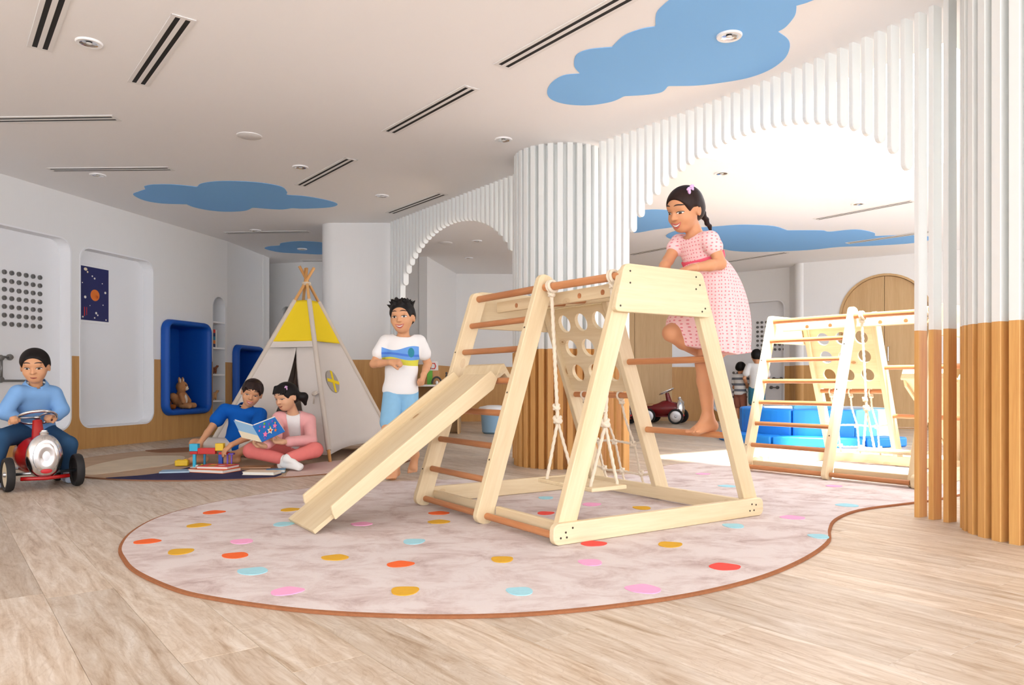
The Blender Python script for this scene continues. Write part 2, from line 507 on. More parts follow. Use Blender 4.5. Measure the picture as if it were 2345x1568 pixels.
S0 = 9.9                                                   # left wall: s = 0 at P0
P0 = np.array([-4.23, 7.2]); TL = np.array([0.2432, 0.9700])
LA, LB = P0 - TL * S0, P0 + TL * 2.40
def sz(s, z): return (s + S0, z)
rec1 = [sz(*p) for p in rrect(-1.55, 0.186, -0.04, 2.02, 0.13)]
rec2 = [sz(*p) for p in rrect(0.06, 0.195, 1.078, 1.98, 0.13)]
nic1 = [sz(*p) for p in rrect(1.25, 0.32, 1.94, 1.31, 0.07)]
shf1 = [sz(*p) for p in arch_outline(2.109, 2.365, 0.12, 1.716)]
wl = wall('wall_left', LA, LB, [rec1, rec2, nic1, shf1])
recess(wl, rec1, 0.01); recess(wl, rec2, 0.01)
QA, QB = LB, np.array([-3.53, 10.7])
nic2 = rrect(0.20, 0.32, 0.89, 1.09, 0.07)
wl2 = wall('wall_left', QA, QB, [nic2], extra=0.1)
wall('wall_alcove', (-3.53, 10.7), (-4.3, 10.72)); wall('wall_alcove', (-4.3, 10.6), (-4.3, 11.6))
shf2 = arch_outline(1.81, 1.985, 1.10, 1.79)
wb1 = wall('wall_back', (-5.25, 11.75), (-1.22, 10.7), [shf2])
wb1_t = nrm(np.array([-1.22, 10.7]) - np.array([-5.25, 11.75]))
wall('wall_alcove', (-1.22, 10.7), (-0.925, 12.4))
recA = rrect(3.64, 0.92, 4.10, 2.0, 0.08)
wb2 = wall('wall_back', (-0.925, 12.4), (3.3, 12.6), [recA])
recess(wb2, recA, 0.01)
recB = rrect(0.10, 0.15, 1.31, 1.95, 0.12)
wb3 = wall('wall_back', (3.3, 12.6), (4.36, 11.7), [recB])
recess(wb3, recB, 0.01)
wall('wall_back', (4.36, 11.7), (4.37, 11.3))
b = MB().lathe([(0.10, FZ), (0.10, CH)], 24, (4.42, 11.37, 0)); smooth_angle(tag(b.build('trim_1', 'wall_tone'), kind='structure'), 50)
DA, DB = np.array([4.37, 11.3]), np.array([7.6, 9.155])
dt = nrm(DB - DA)
dhole = arch_outline(0.553, 1.753, FZ - 0.004, 2.20, 24)
dhole = [(x, max(y, 0.0)) for x, y in dhole]
wr = wall('wall_right', DA, DB, [dhole])
# arched double door
dm = basis((dt[0], dt[1], 0), (0, 0, 1), (dt[1], -dt[0], 0), (DA[0], DA[1], 0))
door = tag(empty('door_1', M=dm), 'arched oak double door in the white wall', 'door', kind='structure')
cen, rad = 1.153, 0.6
for sgn in (-1, 1):
    a0, a1 = (90, 180) if sgn < 0 else (0, 90)
    arc = [(cen + (rad - .035) * math.cos(math.radians(a0 + (a1 - a0) * k / 12)), 1.6 + (rad - .035) * math.sin(math.radians(a0 + (a1 - a0) * k / 12))) for k in range(13)]
    if sgn < 0: arc[0] = (cen - 0.003, arc[0][1]); ol = arc + [(cen - rad + .035, 0.005), (cen - .003, 0.005)]
    else: arc[-1] = (cen + 0.003, arc[-1][1]); ol = arc + [(cen + .003, 0.005), (cen + rad - .035, 0.005)]
    leaf = MB().prism(ol, -0.07, -0.03).build('door_leaf', 'oak_panel', door)
    MB().tube([(cen + sgn * .05, 0.95, -0.025), (cen + sgn * .05, 0.95, 0.01), (cen + sgn * .05, 1.15, 0.01), (cen + sgn * .05, 1.15, -0.025)], 0.008, 8).build('door_handle', 'steel', leaf)
MB().bb((cen - .62, 0.005, -.10), (cen + .62, 2.2, -.085)).build('backing', 'oak_panel', door)  # unseen oak sheet, added to keep daylight out of the door seam
outer = [(cen + rad * math.cos(math.radians(180 * k / 24)), 1.6 + rad * math.sin(math.radians(180 * k / 24))) for k in range(25)]
inner = [(cen + (rad - .03) * math.cos(math.radians(180 * k / 24)), 1.6 + (rad - .03) * math.sin(math.radians(180 * k / 24))) for k in range(25)]
ol = [(cen + rad, 0.005)] + outer + [(cen - rad, 0.005), (cen - rad + .03, 0.005)] + inner[::-1] + [(cen + rad - .03, 0.005)]
link('door_frame', plate_mesh('door_frame', ol, [], -0.11, 0.012), 'oak_panel', door)
# tall oak cupboard doors in the far wall
cup = thing('tall_cupboard', 'tall oak cupboard with two flush doors beside the toy cars', 'cupboard', M=basis((0.9989, 0.0473, 0), (0, 0, 1), (0.0473, -0.9989, 0), (-0.925, 12.4, FZ)))
for x0, x1 in ((2.35, 2.98), (2.985, 3.62)):
    MB().bb((x0, 0.0, 0.004), (x1, 2.25, 0.05)).build('cupboard_door', 'oak_panel', cup, bevel=0.003)
# window walls behind and to the right of the camera (daylight enters here)
def window_wall(name, a, bpt, n):
    a, bpt = np.array(a, float), np.array(bpt, float); L = np.linalg.norm(bpt - a); t = (bpt - a) / L
    M = basis((t[0], t[1], 0), (0, 0, 1), (t[1], -t[0], 0), (a[0], a[1], 0)); hol = []
    for i in range(n):
        x0 = L * i / n + 0.06; x1 = L * (i + 1) / n - 0.06; hol.append([(x0, 0.12), (x1, 0.12), (x1, 2.36), (x0, 2.36)])
    o = link(name, plate_mesh(name, [(0, FZ), (L, FZ), (L, CH), (0, CH)], hol, -0.12, 0), 'niche_white'); o.matrix_world = M
    return tag(o, kind='structure')
window_wall('window_1', (8.0, -2.5), (-6.9, -2.5), 8)
window_wall('window_2', (7.6, 9.2), (7.9, -2.5), 7)

# ------------------------------------------------------------------ fluted columns and slatted arches
def fin_profile(depth, r=0.007):
    return None
def fin_mesh(name, thick, depth, z0, z1, tip, front_round=0.010):
    """upright fin: local x = thickness, y = depth (outwards), z = height; tip: rounded lower end"""
    hd, ht, ch = depth / 2, thick / 2, 0.003
    prof = []
    if tip:
        n = 7
        prof = [(hd * math.cos(math.pi + math.pi * k / n), z0 + hd + hd * math.sin(math.pi + math.pi * k / n)) for k in range(n + 1)] + [(hd, z1), (-hd, z1)]
    else: prof = [(-hd, z0), (hd, z0), (hd, z1), (-hd, z1)]
    m = len(prof); c = np.mean(prof, axis=0)
    def ring(x, d):
        if d == 0: return [(x, p[0], p[1]) for p in prof]
        return [(x, max(-hd + d, min(hd - d, p[0] * (hd - d) / hd)), p[1] + (d if (tip and p[1] < z0 + hd) else 0)) for p in prof]
    rings = [ring(-ht, ch), ring(-ht + ch, 0), ring(ht - ch, 0), ring(ht, ch)]
    V = [p for r in rings for p in r]; Fc = [tuple(range(m))[::-1], tuple(range(3 * m, 4 * m))]
    for k in range(3):
        for i in range(m): Fc.append((k * m + i, k * m + (i + 1) % m, (k + 1) * m + (i + 1) % m, (k + 1) * m + i))
    b = MB().add(V, Fc); me = b.mesh(name)
    bm = bmesh.new(); bm.from_mesh(me); bmesh.ops.recalc_face_normals(bm, faces=bm.faces); bm.to_mesh(me); bm.free()
    me.materials.append(MATS['slat_tone']); return me
def fluted_column(c, r, label, n=32):
    t = thing('fluted_column', label, 'column', (c[0], c[1], FZ), group='fluted columns')
    smooth_angle(MB().lathe([(r - .045, 0), (r - .045, CH - FZ)], 40).build('core', 'slat_tone', t), 40)
    me = fin_mesh('slat', 0.044, 0.055, 0, CH - FZ, False)
    for k in range(n):
        a = 2 * math.pi * (k + 0.5) / n
        o = link('slat', me, None, t); o.matrix_local = Matrix.Translation(((r - .0275) * math.cos(a), (r - .0275) * math.sin(a), 0)) @ Matrix.Rotation(a - math.pi / 2, 4, 'Z')
    return t
fluted_column((0.40, 5.98), 0.385, 'round slatted column behind the climbing frame with the slide')
fluted_column((2.375, 3.20), 0.385, 'round slatted column beside the climbing frame without a child', 32)

def arch_z(s, s0, top=2.166, a=1.07, bb=0.72):
    q = (s - s0) / a
    return top - bb * (1 - math.sqrt(max(0, 1 - q * q)))
# arch one: X = poly(Y)
PC = (-0.08483, 0.10510, 2.73149)
def path1(y): return np.array([PC[0] * y * y + PC[1] * y + PC[2], y])
ys = np.linspace(6.2, 3.0, 2000); pts = np.array([path1(y) for y in ys])
seg = np.r_[0, np.cumsum(np.linalg.norm(np.diff(pts, axis=0), axis=1))]
s_ref = np.interp(-5.357, -ys, seg)
t = thing('slat_arch', 'white slatted arch screen spanning the two fluted columns', 'arch screen', (path1(4.5)[0], path1(4.5)[1], FZ))
org = np.array([path1(4.5)[0], path1(4.5)[1], FZ])
full = fin_mesh('slat', 0.026, 0.066, 0, CH - FZ, False)
PITCH = 0.0735
for i in range(-4, 31):
    s = i * PITCH; ss = s_ref + s
    p = np.array([np.interp(ss, seg, pts[:, 0]), np.interp(ss, seg, pts[:, 1])])
    q = np.array([np.interp(ss + .01, seg, pts[:, 0]), np.interp(ss + .01, seg, pts[:, 1])]); d = nrm(q - p); nn = np.array([d[1], -d[0]])
    p = p - nn * 0.014
    hang = 0 <= i <= 27
    me = fin_mesh('slat', 0.026, 0.066, arch_z(s, 0.985) - FZ, CH - FZ, True) if hang else full
    o = link('slat', me, None, t)
    o.matrix_local = basis((d[0], d[1], 0), (-nn[0], -nn[1], 0), (0, 0, 1), (p[0] - org[0], p[1] - org[1], 0))
# arch two: straight
a2 = np.array([-1.305, 8.317]); b2 = np.array([-0.0096, 6.516]); d = nrm(b2 - a2); nn = np.array([d[1], -d[0]])
t = thing('slat_arch', 'white slatted arch screen between smooth column and fluted column', 'arch screen', (a2[0], a2[1], FZ))
for i in range(-1, 34):
    s = i * PITCH; p = a2 + d * s - nn * 0.014
    hang = 0.22 < s < 2.27
    me = fin_mesh('slat', 0.026, 0.066, arch_z(s, 1.24, 2.205) - FZ, CH - FZ, True) if hang else full
    o = link('slat', me, None, t)
    o.matrix_local = basis((d[0], d[1], 0), (-nn[0], -nn[1], 0), (0, 0, 1), (p[0] - a2[0], p[1] - a2[1], 0))
# smooth column
ol = rrect(-0.44, -0.40, 0.44, 0.40, 0.16, 8)
sc_ = MB().prism(ol, 0, CH - FZ).build('smooth_column', 'wall_tone'); smooth_angle(sc_, 50)
sc_.location = (-1.745, 8.83, FZ)
tag(sc_, 'wide smooth column with rounded corners behind the teepee', 'column')

# ------------------------------------------------------------------ ceiling fittings
def vent_proto():
    t = thing('slot_vent', 'long white linear air vent with two black slots', 'air vent', group='slot vents in the ceiling')
    L, Wd = 1.05, 0.115
    for nm, y0, y1 in (('frame_bar', -Wd / 2, -0.036), ('frame_bar', -0.012, 0.012), ('frame_bar', 0.036, Wd / 2)):
        MB().bb((-L / 2, y0, -0.0045), (L / 2, y1, 0)).build(nm, 'vent_white', t)
    for x in (-1, 1): MB().bb((x * (L / 2 - 0.02), -Wd / 2, -0.0047), (x * (L / 2), Wd / 2, 0)).build('end_cap', 'vent_white', t)
    for y in (-0.024, 0.024): MB().bb((-L / 2 + .015, y - .0125, -0.0035), (L / 2 - .015, y + .0125, 0)).build('slot', 'vent_black', t)
    return t
vp = vent_proto(); first = True
VD = np.array([-0.6156, 0.788])
vents = []
for far in ((90, 112), (315, 192), (1148, 152), (890, 303), (688, 425), (893, 488)):
    p = on_ceiling(*far)[:2]; vents.append((p - VD * 0.525, VD))
for px, py, dx, dy in ((268, 270, -1, 0.04), (393, 386, -1, 0.03), (710, 530, -1, 0.08)):
    p = on_ceiling(px, py)[:2]; dv = nrm((dx, dy)); vents.append((p + dv * 0.525, dv))
p = on_ceiling(690, 597)[:2]; vents.append((p + np.array([0.525, 0]), np.array([1.0, 0])))
for far, near in (((1868, 502), (2090, 460)), ((1444, 583), (1524, 568)), ((1660, 600), (1755, 585)), ((1940, 556), (2090, 535))):
    a = on_ceiling(*far)[:2]; c = on_ceiling(*near)[:2]; dv = nrm(c - a); vents.append((a + dv * 0.525, dv))
vent_labels = ['two-slot vent flanking a ceiling downlight, on the play panel side', 'two-slot vent flanking a ceiling downlight, on the climbing frame side',
    'two-slot vent running alongside the large pale blue ceiling cloud', 'two-slot vent between the flat ceiling speaker and the fluted column',
    'two-slot vent whose end nearly touches the blue cloud above the recesses', 'two-slot vent ending at the slatted arch by the smooth column',
    'two-slot vent crossing the ceiling above the pegged play panel', 'two-slot vent crossing the ceiling above the poster recess',
    'two-slot vent crossing the ceiling above the blue nooks', 'slot vent in the ceiling behind the teepee pole tips',
    'slot vent beyond the slatted arch near the skylight corner', 'slot vent beyond the slatted arch, partly behind the climbing girl',
    'slot vent beyond the slatted arch above the far peg wall', 'slot vent cutting across the long pale blue ceiling cloud']
for (c, dv), lb in zip(vents, vent_labels):
    o = vp if first else copy_tree(vp); first = False; o['label'] = lb
    o.location = (c[0], c[1], CH - (0.0035 if 'cutting' in lb else 0)); o.rotation_euler = (0, 0, math.atan2(dv[1], dv[0]))
def downlight_proto():
    t = thing('downlight', 'small round recessed downlight with chrome reflector', 'downlight', group='downlights in the ceiling')
    smooth_angle(MB().lathe([(0.046, 0.0), (0.046, -0.009), (0.062, -0.010), (0.066, -0.004), (0.066, 0)], 28, close=False).build('trim_ring', 'white_plastic', t), 40)
    smooth_angle(MB().lathe([(0.046, -0.008), (0.040, -0.004), (0.030, -0.002), (0.001, -0.0015)], 28, close=False).build('reflector', 'chrome', t), 60)
    MB().ell((0, 0, -0.006), (0.016, 0.016, 0.005), nu=14, nv=8).build('lamp', 'lamp_glass', t)
    return t
plain('lamp_glass', S(226, 226, 222), 0.15)
dp = downlight_proto(); first = True
for px, py, lb in ((204, 97, 'round downlight between the two slot vents above the play panel'), (1670, 80, ''), (1153, 319, 'round downlight just in front of the fluted column behind slide frame'),
        (688, 382, 'round downlight between a slot vent and the blue cloud above recesses'), (875, 448, 'round downlight near the slatted arch by the smooth column'),
        (224, 400, 'round downlight by the vent above the poster recess'), (585, 527, 'round downlight beside the vent above the blue nooks'),
        (1653, 396, 'round downlight beyond the slatted arch, just above the climbing girl'), (1965, 466, 'round downlight beyond the slatted arch, near the skylight corner'),
        (1092, 551, 'round downlight beyond the far arch, level with the flat disc'), (1073, 590, 'round downlight beyond the far arch, close to its back wall'),
        (692, 569, ''), (1668, 623, 'round downlight above the far boys by the peg wall')):
    o = dp if first else copy_tree(dp); first = False; o['label'] = lb
    o.location = Vector(on_ceiling(px, py))
    if (px, py) == (1670, 80): o['label'] = 'round chrome downlight set in the large pale blue ceiling cloud'; o.location.z -= 0.003
    if (px, py) == (692, 569): o['label'] = 'round downlight set in the blue ceiling cloud behind the column'; o.location.z -= 0.003
for px, py, lb in ((571, 311, 'flat white round speaker disc on the ceiling'), (1020, 556, 'flat white round disc on ceiling beyond the far arch')):
    p = on_ceiling(px, py)
    t = thing('ceiling_speaker', lb, 'speaker', p)
    smooth_angle(MB().lathe([(0.001, -0.008), (0.075, -0.008), (0.082, -0.004), (0.082, 0)], 28, close=False).build('grille', 'vent_white', t), 40)
    smooth_angle(MB().lathe([(0.082, 0), (0.082, -0.006), (0.09, -0.004), (0.09, 0)], 28, close=False).build('rim', 'white_plastic', t), 40)
# painted clouds
def cloud(px, label, mat):
    runs, cur = [], [px[0]]                  # lobes meet in sharp corners where two outline points nearly coincide
    for a, q in zip(px, px[1:]):
        if math.hypot(a[0] - q[0], a[1] - q[1]) < 6: runs.append(cur); cur = [q]
        else: cur.append(q)
    if runs: runs[0] = cur + runs[0]; P = [tuple(p) for r in runs for p in (spline([on_ceiling(*q)[:2] for q in r], 5, False) if len(r) > 1 else [on_ceiling(*r[0])[:2]])]
    else: P = [tuple(p) for p in spline([on_ceiling(*q)[:2] for q in px], 5)]
    c = np.mean(P, axis=0)
    o = MB().prism([(p[0] - c[0], p[1] - c[1]) for p in P], -0.0025, 0.0).build('painted_cloud', mat)
    o.location = (c[0], c[1], CH - 0.0006); tag(o, label, 'ceiling cloud'); return o
cloud([(1253, 212), (1262, 190), (1290, 172), (1328, 168), (1327, 166), (1315, 150), (1320, 125), (1350, 112), (1402, 107), (1403, 105), (1430, 80), (1470, 65), (1500, 60), (1501, 57), (1503, 30), (1520, 10), (1550, -12), (1620, -45), (1700, -55), (1800, -45), (1880, -15), (1855, 2), (1823, 12), (1824, 14), (1820, 35), (1800, 60), (1782, 71), (1783, 73), (1805, 90), (1808, 110), (1795, 135), (1760, 160), (1710, 178), (1640, 190), (1590, 195), (1532, 196), (1529, 197), (1515, 210), (1480, 216), (1432, 219), (1428, 220), (1400, 232), (1350, 240), (1300, 238), (1265, 228)],
      'large pale blue painted cloud on ceiling with a downlight', 'cloud_blue')
cloud([(305, 445), (318, 438), (333, 433), (332, 431), (330, 426), (350, 422), (400, 422), (450, 427), (453, 426), (460, 420), (490, 415), (540, 414), (600, 418), (645, 427), (658, 440), (656, 445), (660, 446), (700, 449), (750, 458), (773, 467), (755, 474), (700, 477), (672, 476), (668, 476), (640, 479), (582, 475), (578, 475), (560, 482), (520, 484), (480, 481), (445, 474), (427, 467), (423, 467), (370, 465), (330, 458)],
      'blue painted ceiling cloud above the row of wall recesses', 'cloud_blue')
cloud([(607, 569), (615, 564), (638, 562), (641, 561), (645, 556), (680, 552), (720, 553), (760, 558), (790, 568), (760, 578), (735, 582), (690, 580), (640, 577)],
      'blue painted ceiling cloud partly hidden by smooth column', 'cloud_blue')
cloud([(1430, 492), (1480, 480), (1540, 482), (1575, 495), (1560, 515), (1500, 525), (1445, 531)],
      'small pale blue painted ceiling cloud beyond the arch by the fluted column', 'cloud_blue')
cloud([(1525, 540), (1560, 525), (1640, 518), (1700, 514), (1770, 517), (1800, 526), (1804, 527), (1880, 527), (1900, 530), (1960, 525), (2000, 532), (2003, 539), (2006, 540), (2090, 538), (2140, 545), (2090, 556), (2000, 562), (1920, 565), (1850, 572), (1750, 576), (1680, 574), (1640, 565), (1560, 552)],
      'long pale blue painted ceiling cloud above the far blue ball pit', 'cloud_blue')
# ------------------------------------------------------------------ rugs
def rug_mat():
    t = NT('rug_pile', 0.95, 0, 0.05)
    v = t.coord('Object', (1, 1, 1))
    mp = t.n('ShaderNodeMapping'); mp.inputs['Scale'].default_value = (1.0, 1.35, 1); mp.inputs['Rotation'].default_value = (0, 0, 0.2); t.l(v, mp.inputs[0])
    n = t.noise(mp.outputs[0], 5.0, 9, 0.72, 0.5); n2 = t.noise(v, 400, 2)
    c = t.ramp(n, [(0.32, S(186, 164, 158)), (0.45, S(212, 196, 191)), (0.56, S(224, 213, 209))])
    t.col(c); t.bump(n2, 0.5, 0.004); MATS['rug_pile'] = t.m
rug_mat()
plain('rug_edge', S(158, 104, 72), 0.95, 0, 0.05, var=0.2, vs=60, bump=0.6, bs=300)
for nm, c in dict(orange=(238, 110, 62), gold=(220, 170, 62), pink=(244, 172, 208), sky=(166, 214, 224), red=(238, 92, 84)).items():
    plain('dot_' + nm, S(*c), 0.95, 0, 0.05, var=0.08, vs=40, bump=0.5, bs=300)
rp = [(272, 1250), (300, 1215), (360, 1183), (450, 1157), (560, 1136), (700, 1117), (850, 1104), (1000, 1098), (1190, 1096), (1330, 1092), (1450, 1083), (1530, 1064), (1620, 1055), (1800, 1046), (2000, 1046), (2200, 1058), (2300, 1085), (2260, 1115), (2160, 1140), (2090, 1150), (2000, 1161), (1950, 1172), (1914, 1190), (1903, 1212), (1900, 1238), (1850, 1275), (1750, 1318), (1600, 1356), (1400, 1386), (1200, 1404), (1000, 1409), (800, 1403), (650, 1391), (500, 1370), (400, 1348), (310, 1308), (280, 1278)]
RP = [tuple(p) for p in spline([on_floor(*p)[:2] for p in rp], 6)]
RC = np.mean(RP, axis=0)
def rug_body(P, c, mats, parent, name='pile', th=-FZ):
    b = MB(); n = len(P); inn = inset_loop(P, 0.012)
    lo = [(x - c[0], y - c[1], 0.0005) for x, y in P]; mid = [(x - c[0], y - c[1], th * 0.85) for x, y in P]; top = [(x - c[0], y - c[1], th) for x, y in inn]
    b.m(1)
    b.add(lo + mid + top, [(i, (i + 1) % n, (i + 1) % n + n, i + n) for i in range(n)] + [(n + i, n + (i + 1) % n, 2 * n + (i + 1) % n, 2 * n + i) for i in range(n)])
    b.m(0); b.add(top, [tuple(range(n))])
    return b.build(name, mats, parent)
rug = thing('spotted_rug', 'large pale pink wavy rug with scattered coloured dots under both climbing frames', 'rug', (RC[0], RC[1], FZ))
me_obj = rug_body(RP, RC, ['rug_pile', 'rug_edge'], rug)
dots = dict(orange=[(337, 1240), (490, 1173), (538, 1272), (917, 1292), (1005, 1175)], red=[(1660, 1298), (1250, 1175), (1360, 1245)],
            gold=[(455, 1203), (665, 1167), (413, 1263), (767, 1277), (1150, 1281), (927, 1353), (1005, 1195), (1535, 1247), (1320, 1195), (1470, 1163)],
            pink=[(553, 1240), (658, 1354), (828, 1200), (1352, 1288), (1473, 1349), (1355, 1155), (1815, 1185), (1610, 1085), (1910, 1113)],
            sky=[(650, 1200), (578, 1308), (948, 1240), (1190, 1354), (1680, 1204), (1665, 1113), (1875, 1228), (1250, 1140), (1940, 1157)])
for cn, L in dots.items():
    for k, (px, py) in enumerate(L):
        p = on_floor(px, py); r = 0.044 + 0.008 * random.random(); ph = random.random() * 6
        ol = [(r * (1 + .13 * math.sin(2 * a + ph) + .05 * math.sin(3 * a)) * math.cos(a), r * (1.0 + .1 * math.cos(3 * a + ph)) * math.sin(a)) for a in [2 * math.pi * i / 22 for i in range(22)]]
        MB().prism(ol, 0, 0.0025).build('dot', 'dot_' + cn, rug, M=Matrix.Translation((p[0] - RC[0], p[1] - RC[1], -FZ)))
# round story rug
plain('story_tan', S(196, 168, 142), 0.95, 0, .05, var=.22, vs=5, bump=.4, bs=300)
plain('story_cream', S(222, 206, 182), 0.95, 0, .05, var=.16, vs=6, bump=.4, bs=300)
plain('story_navy', S(66, 64, 92), 0.95, 0, .05, var=.25, vs=6, bump=.4, bs=300)
plain('story_pink', S(226, 198, 188), 0.95, 0, .05, var=.08, vs=6, bump=.4, bs=300)
plain('story_brown', S(150, 108, 84), 0.95, 0, .05, var=.2, vs=8, bump=.4, bs=300)
C2 = np.array([-2.25, 6.34]); R2r = 1.41
srug = thing('story_rug', 'round patchwork rug with a navy crescent under the reading children', 'rug', (C2[0], C2[1], FZ))
rug_body([(C2[0] + R2r * math.cos(a), C2[1] + R2r * math.sin(a)) for a in [2 * math.pi * i / 96 for i in range(96)]], C2, ['story_tan', 'story_brown'], srug)
def patch(poly, mat):
    P = [np.array(p) for p in spline(poly, 6)]; out = []
    for p in P:
        r = np.linalg.norm(p); out.append(tuple(p * min(1, (R2r - .004) / max(r, 1e-6))))
    MB().prism(out, 0, 0.003).build('patch', mat, srug, M=Matrix.Translation((0, 0, -FZ)))
def lp(px, py): return on_floor(px, py)[:2] - C2
patch([lp(235, 1097), lp(330, 1088), lp(400, 1078), (lp(450, 1068)), lp(520, 1075), lp(600, 1080), lp(645, 1086), lp(560, 1105), lp(400, 1108)], 'story_navy')
patch([lp(700, 1064), lp(780, 1054), lp(900, 1046), lp(1000, 1060), lp(900, 1095), lp(780, 1100), lp(670, 1100), lp(660, 1080)], 'story_pink')
patch([lp(200, 1070), lp(260, 1055), lp(330, 1045), lp(420, 1045), lp(400, 1062), lp(330, 1072), lp(250, 1083), lp(195, 1086)], 'story_cream')
patch([lp(330, 1028), lp(420, 1020), lp(520, 1018), lp(560, 1026), lp(450, 1034), lp(360, 1036)], 'story_brown')

# ------------------------------------------------------------------ climbing frame (local x = across, y = along, z = up)
FL, FWD, FH = 1.20, 1.265, 1.15
def vf(z): return 0.017 + 0.325 * z            # outer edge of front legs
def vc(z): return 0.008 + 0.318 * z           # centre line of ladder legs and rungs
def vb(z): return 1.285 - 0.360 * z            # outer edge of back legs
LW, LT = 0.090, 0.036
YS = (0.032, 0.56, 1.178)                      # leg planes, front
YB = (0.032, 0.635, 1.178)                     # leg planes, back
def climbing_frame(name, label, net=True):
    t = thing(name, label, 'climbing frame')
    for i, y in enumerate(YS):
        zt = 1.135 if i != 1 else 1.165
        f0, f1 = (vf(0) + .045, vf(zt) + .045) if i == 0 else (vc(0), vc(zt))
        board('leg', (f0, y, 0.0), (f1, y, zt), (1, 0, 0), LW, LT, 'pine', t, ends=0.035)
        y = YB[i]; board('leg', (vb(0) - .043, y, 0.0), (vb(zt) - .043, y, zt), (1, 0, 0), LW, LT, 'pine', t, ends=0.035)
    for y, sgn in ((0.0, -1), (1.214, 1)):   # end frames: bottom beam and trapezoid panel
        board('end_beam', (-0.005, y, 0.044), (FWD + .005, y, 0.044), (0, 0, 1), 0.086, 0.03, 'pine', t, ends=0.03)
        ol = [(.312, .945), (.905, .945), (.842, 1.152), (.370, 1.152)] if sgn < 0 else [(.315, .945), (.905, .945), (.842, 1.152), (.375, 1.152)]
        pts = []
        for k in range(4):
            a, p, q = np.array(ol[k - 1]), np.array(ol[k]), np.array(ol[(k + 1) % 4])
            u1, u2 = nrm(a - p), nrm(q - p)
            for j in range(5):
                s = j / 4; pts.append(tuple((1 - s) ** 2 * (p + u1 * .03) + 2 * s * (1 - s) * p + s * s * (p + u2 * .03)))
        x0 = pts[0][0]
        M = basis((1, 0, 0), (0, 0, 1), (0, -1, 0), (x0, y, 0.945))
        MB().prism([(a - x0, b_ - .945) for a, b_ in pts], -0.014, 0.014).build('end_panel', 'pine', t, M=M, bevel=0.004)
    for y0, y1 in ((YS[0], YS[1]), (YS[1], YS[2])):   # boards and dowels along the base
        board('base_board', (vf(0) + .07, y0 + .018, 0.042), (vf(0) + .07, y1 - .018, 0.042), (0, 0, 1), 0.066, 0.024, 'pine', t)
        rod('dowel', (vf(0) + .012, y0, 0.034), (vf(0) + .012, y1, 0.034), 0.0155, 'beech', t)
    board('base_board', (vb(0) - .102, YS[0] + .018, 0.042), (vb(0) - .102, YS[2] - .018, 0.042), (0, 0, 1), 0.072, 0.028, 'pine', t)
    for z in (0.19, 0.345, 0.50, 0.655, 0.81, 0.955):   # ladder rungs
        rod('rung', (vc(z), YS[1], z), (vc(z), YS[2], z), 0.0155, 'beech', t)
    for z in (0.39, 0.757): rod('rung', (vb(z) - .043, YB[0], z), (vb(z) - .043, YB[1], z), 0.0165, 'beech', t)
    for y0, y1 in ((YS[0], YS[1]), (YS[1], YS[2])):
        rod('top_bar', (vc(1.1) + (.035 if y0 == YS[0] else 0), y0, 1.105), (vc(1.1), y1, 1.105), 0.0185, 'beech', t)
    rod('rung', (vb(.575) - .043, YB[1], .575), (vb(.575) - .043, YB[2], .575), 0.0165, 'beech', t)
    board('top_board', (vb(1.1) - .08, YS[0] + .018, 1.105), (vb(1.1) - .08, YS[2] - .018, 1.105), (0, 0, 1), 0.07, 0.024, 'pine', t)
    board('top_board', (vf(1.1) + .11, YS[0] + .018, 1.065), (vf(1.1) + .11, YS[2] - .018, 1.065), (0, 0, 1), 0.06, 0.024, 'pine', t)
    for y in (0.25, 0.42, 0.78, 0.96): rod('cross_bar', (vf(1.06) + .11, y, 1.06), (vb(1.09) - .08, y, 1.09), 0.0135, 'beech', t)
    # climbing board with nine round holes on the back slope
    z0, z1 = 0.60, 1.075; p0 = V3(vb(z0) - .046, 0, z0); p1 = V3(vb(z1) - .046, 0, z1); up = nrm(p1 - p0); H = np.linalg.norm(p1 - p0)
    M = basis((0, 1, 0), up, np.cross((0, 1, 0), up), (p0[0], YB[1] + .018, p0[2])); Wd = YB[2] - YB[1] - .036
    hol = [[(Wd / 2 + (i - 1) * .152 + .052 * math.cos(a), H / 2 + .01 + (j - 1) * .15 + .052 * math.sin(a)) for a in [2 * math.pi * k / 24 for k in range(24)]] for i in range(3) for j in range(3)]
    pl = plate_mesh('hole_board', [(0, 0), (Wd, 0), (Wd, H), (0, H)], hol, -0.011, 0.011)
    link('hole_board', pl, 'pine', t, M=M)
    sm = MB().lathe([(0.0045, 0.0), (0.0045, 0.0012)], 10).mesh('screw'); sm.materials.append(MATS['screw_dark'])
    def screw(p, n):
        n = nrm(n); x = nrm(np.cross((0.3, 0.5, 0.8), n)); link('screw', sm, None, t, M=basis(x, np.cross(n, x), n, p))
    for x, z in ((.03, .03), (.055, .05), (.06, .03), (.09, .065), (1.2, .03), (1.215, .055), (1.185, .06), (1.17, .03)): screw((x, -0.0150, z), (0, -1, 0))
    for x, z in ((.40, 1.12), (.345, .97), (.80, 1.125), (.825, 1.09), (.80, 1.07), (.86, .985), (.84, .97), (.40, 1.07)): screw((x, -0.0140, z), (0, -1, 0))
    for z in (.19, .50, .81): screw((vc(z) - .0475, YS[2], z), (-1, 0, 0.3)); screw((vc(z + .1) - .0475, YS[1], z + .1), (-1, 0, .3))
    return t
UF = nrm((-0.5519, 0.8339)); VF = np.array([UF[1], -UF[0]])
FA = np.array([0.160, 2.947])
def frame_matrix(a, uu):
    vv = (uu[1], -uu[0]); return basis((vv[0], vv[1], 0), (uu[0], uu[1], 0), (0, 0, 1), (a[0], a[1], 0))
MF = frame_matrix(FA, UF)
frame1 = climbing_frame('climbing_frame', 'pine climbing frame with ladder and hole board, girl climbing on it')
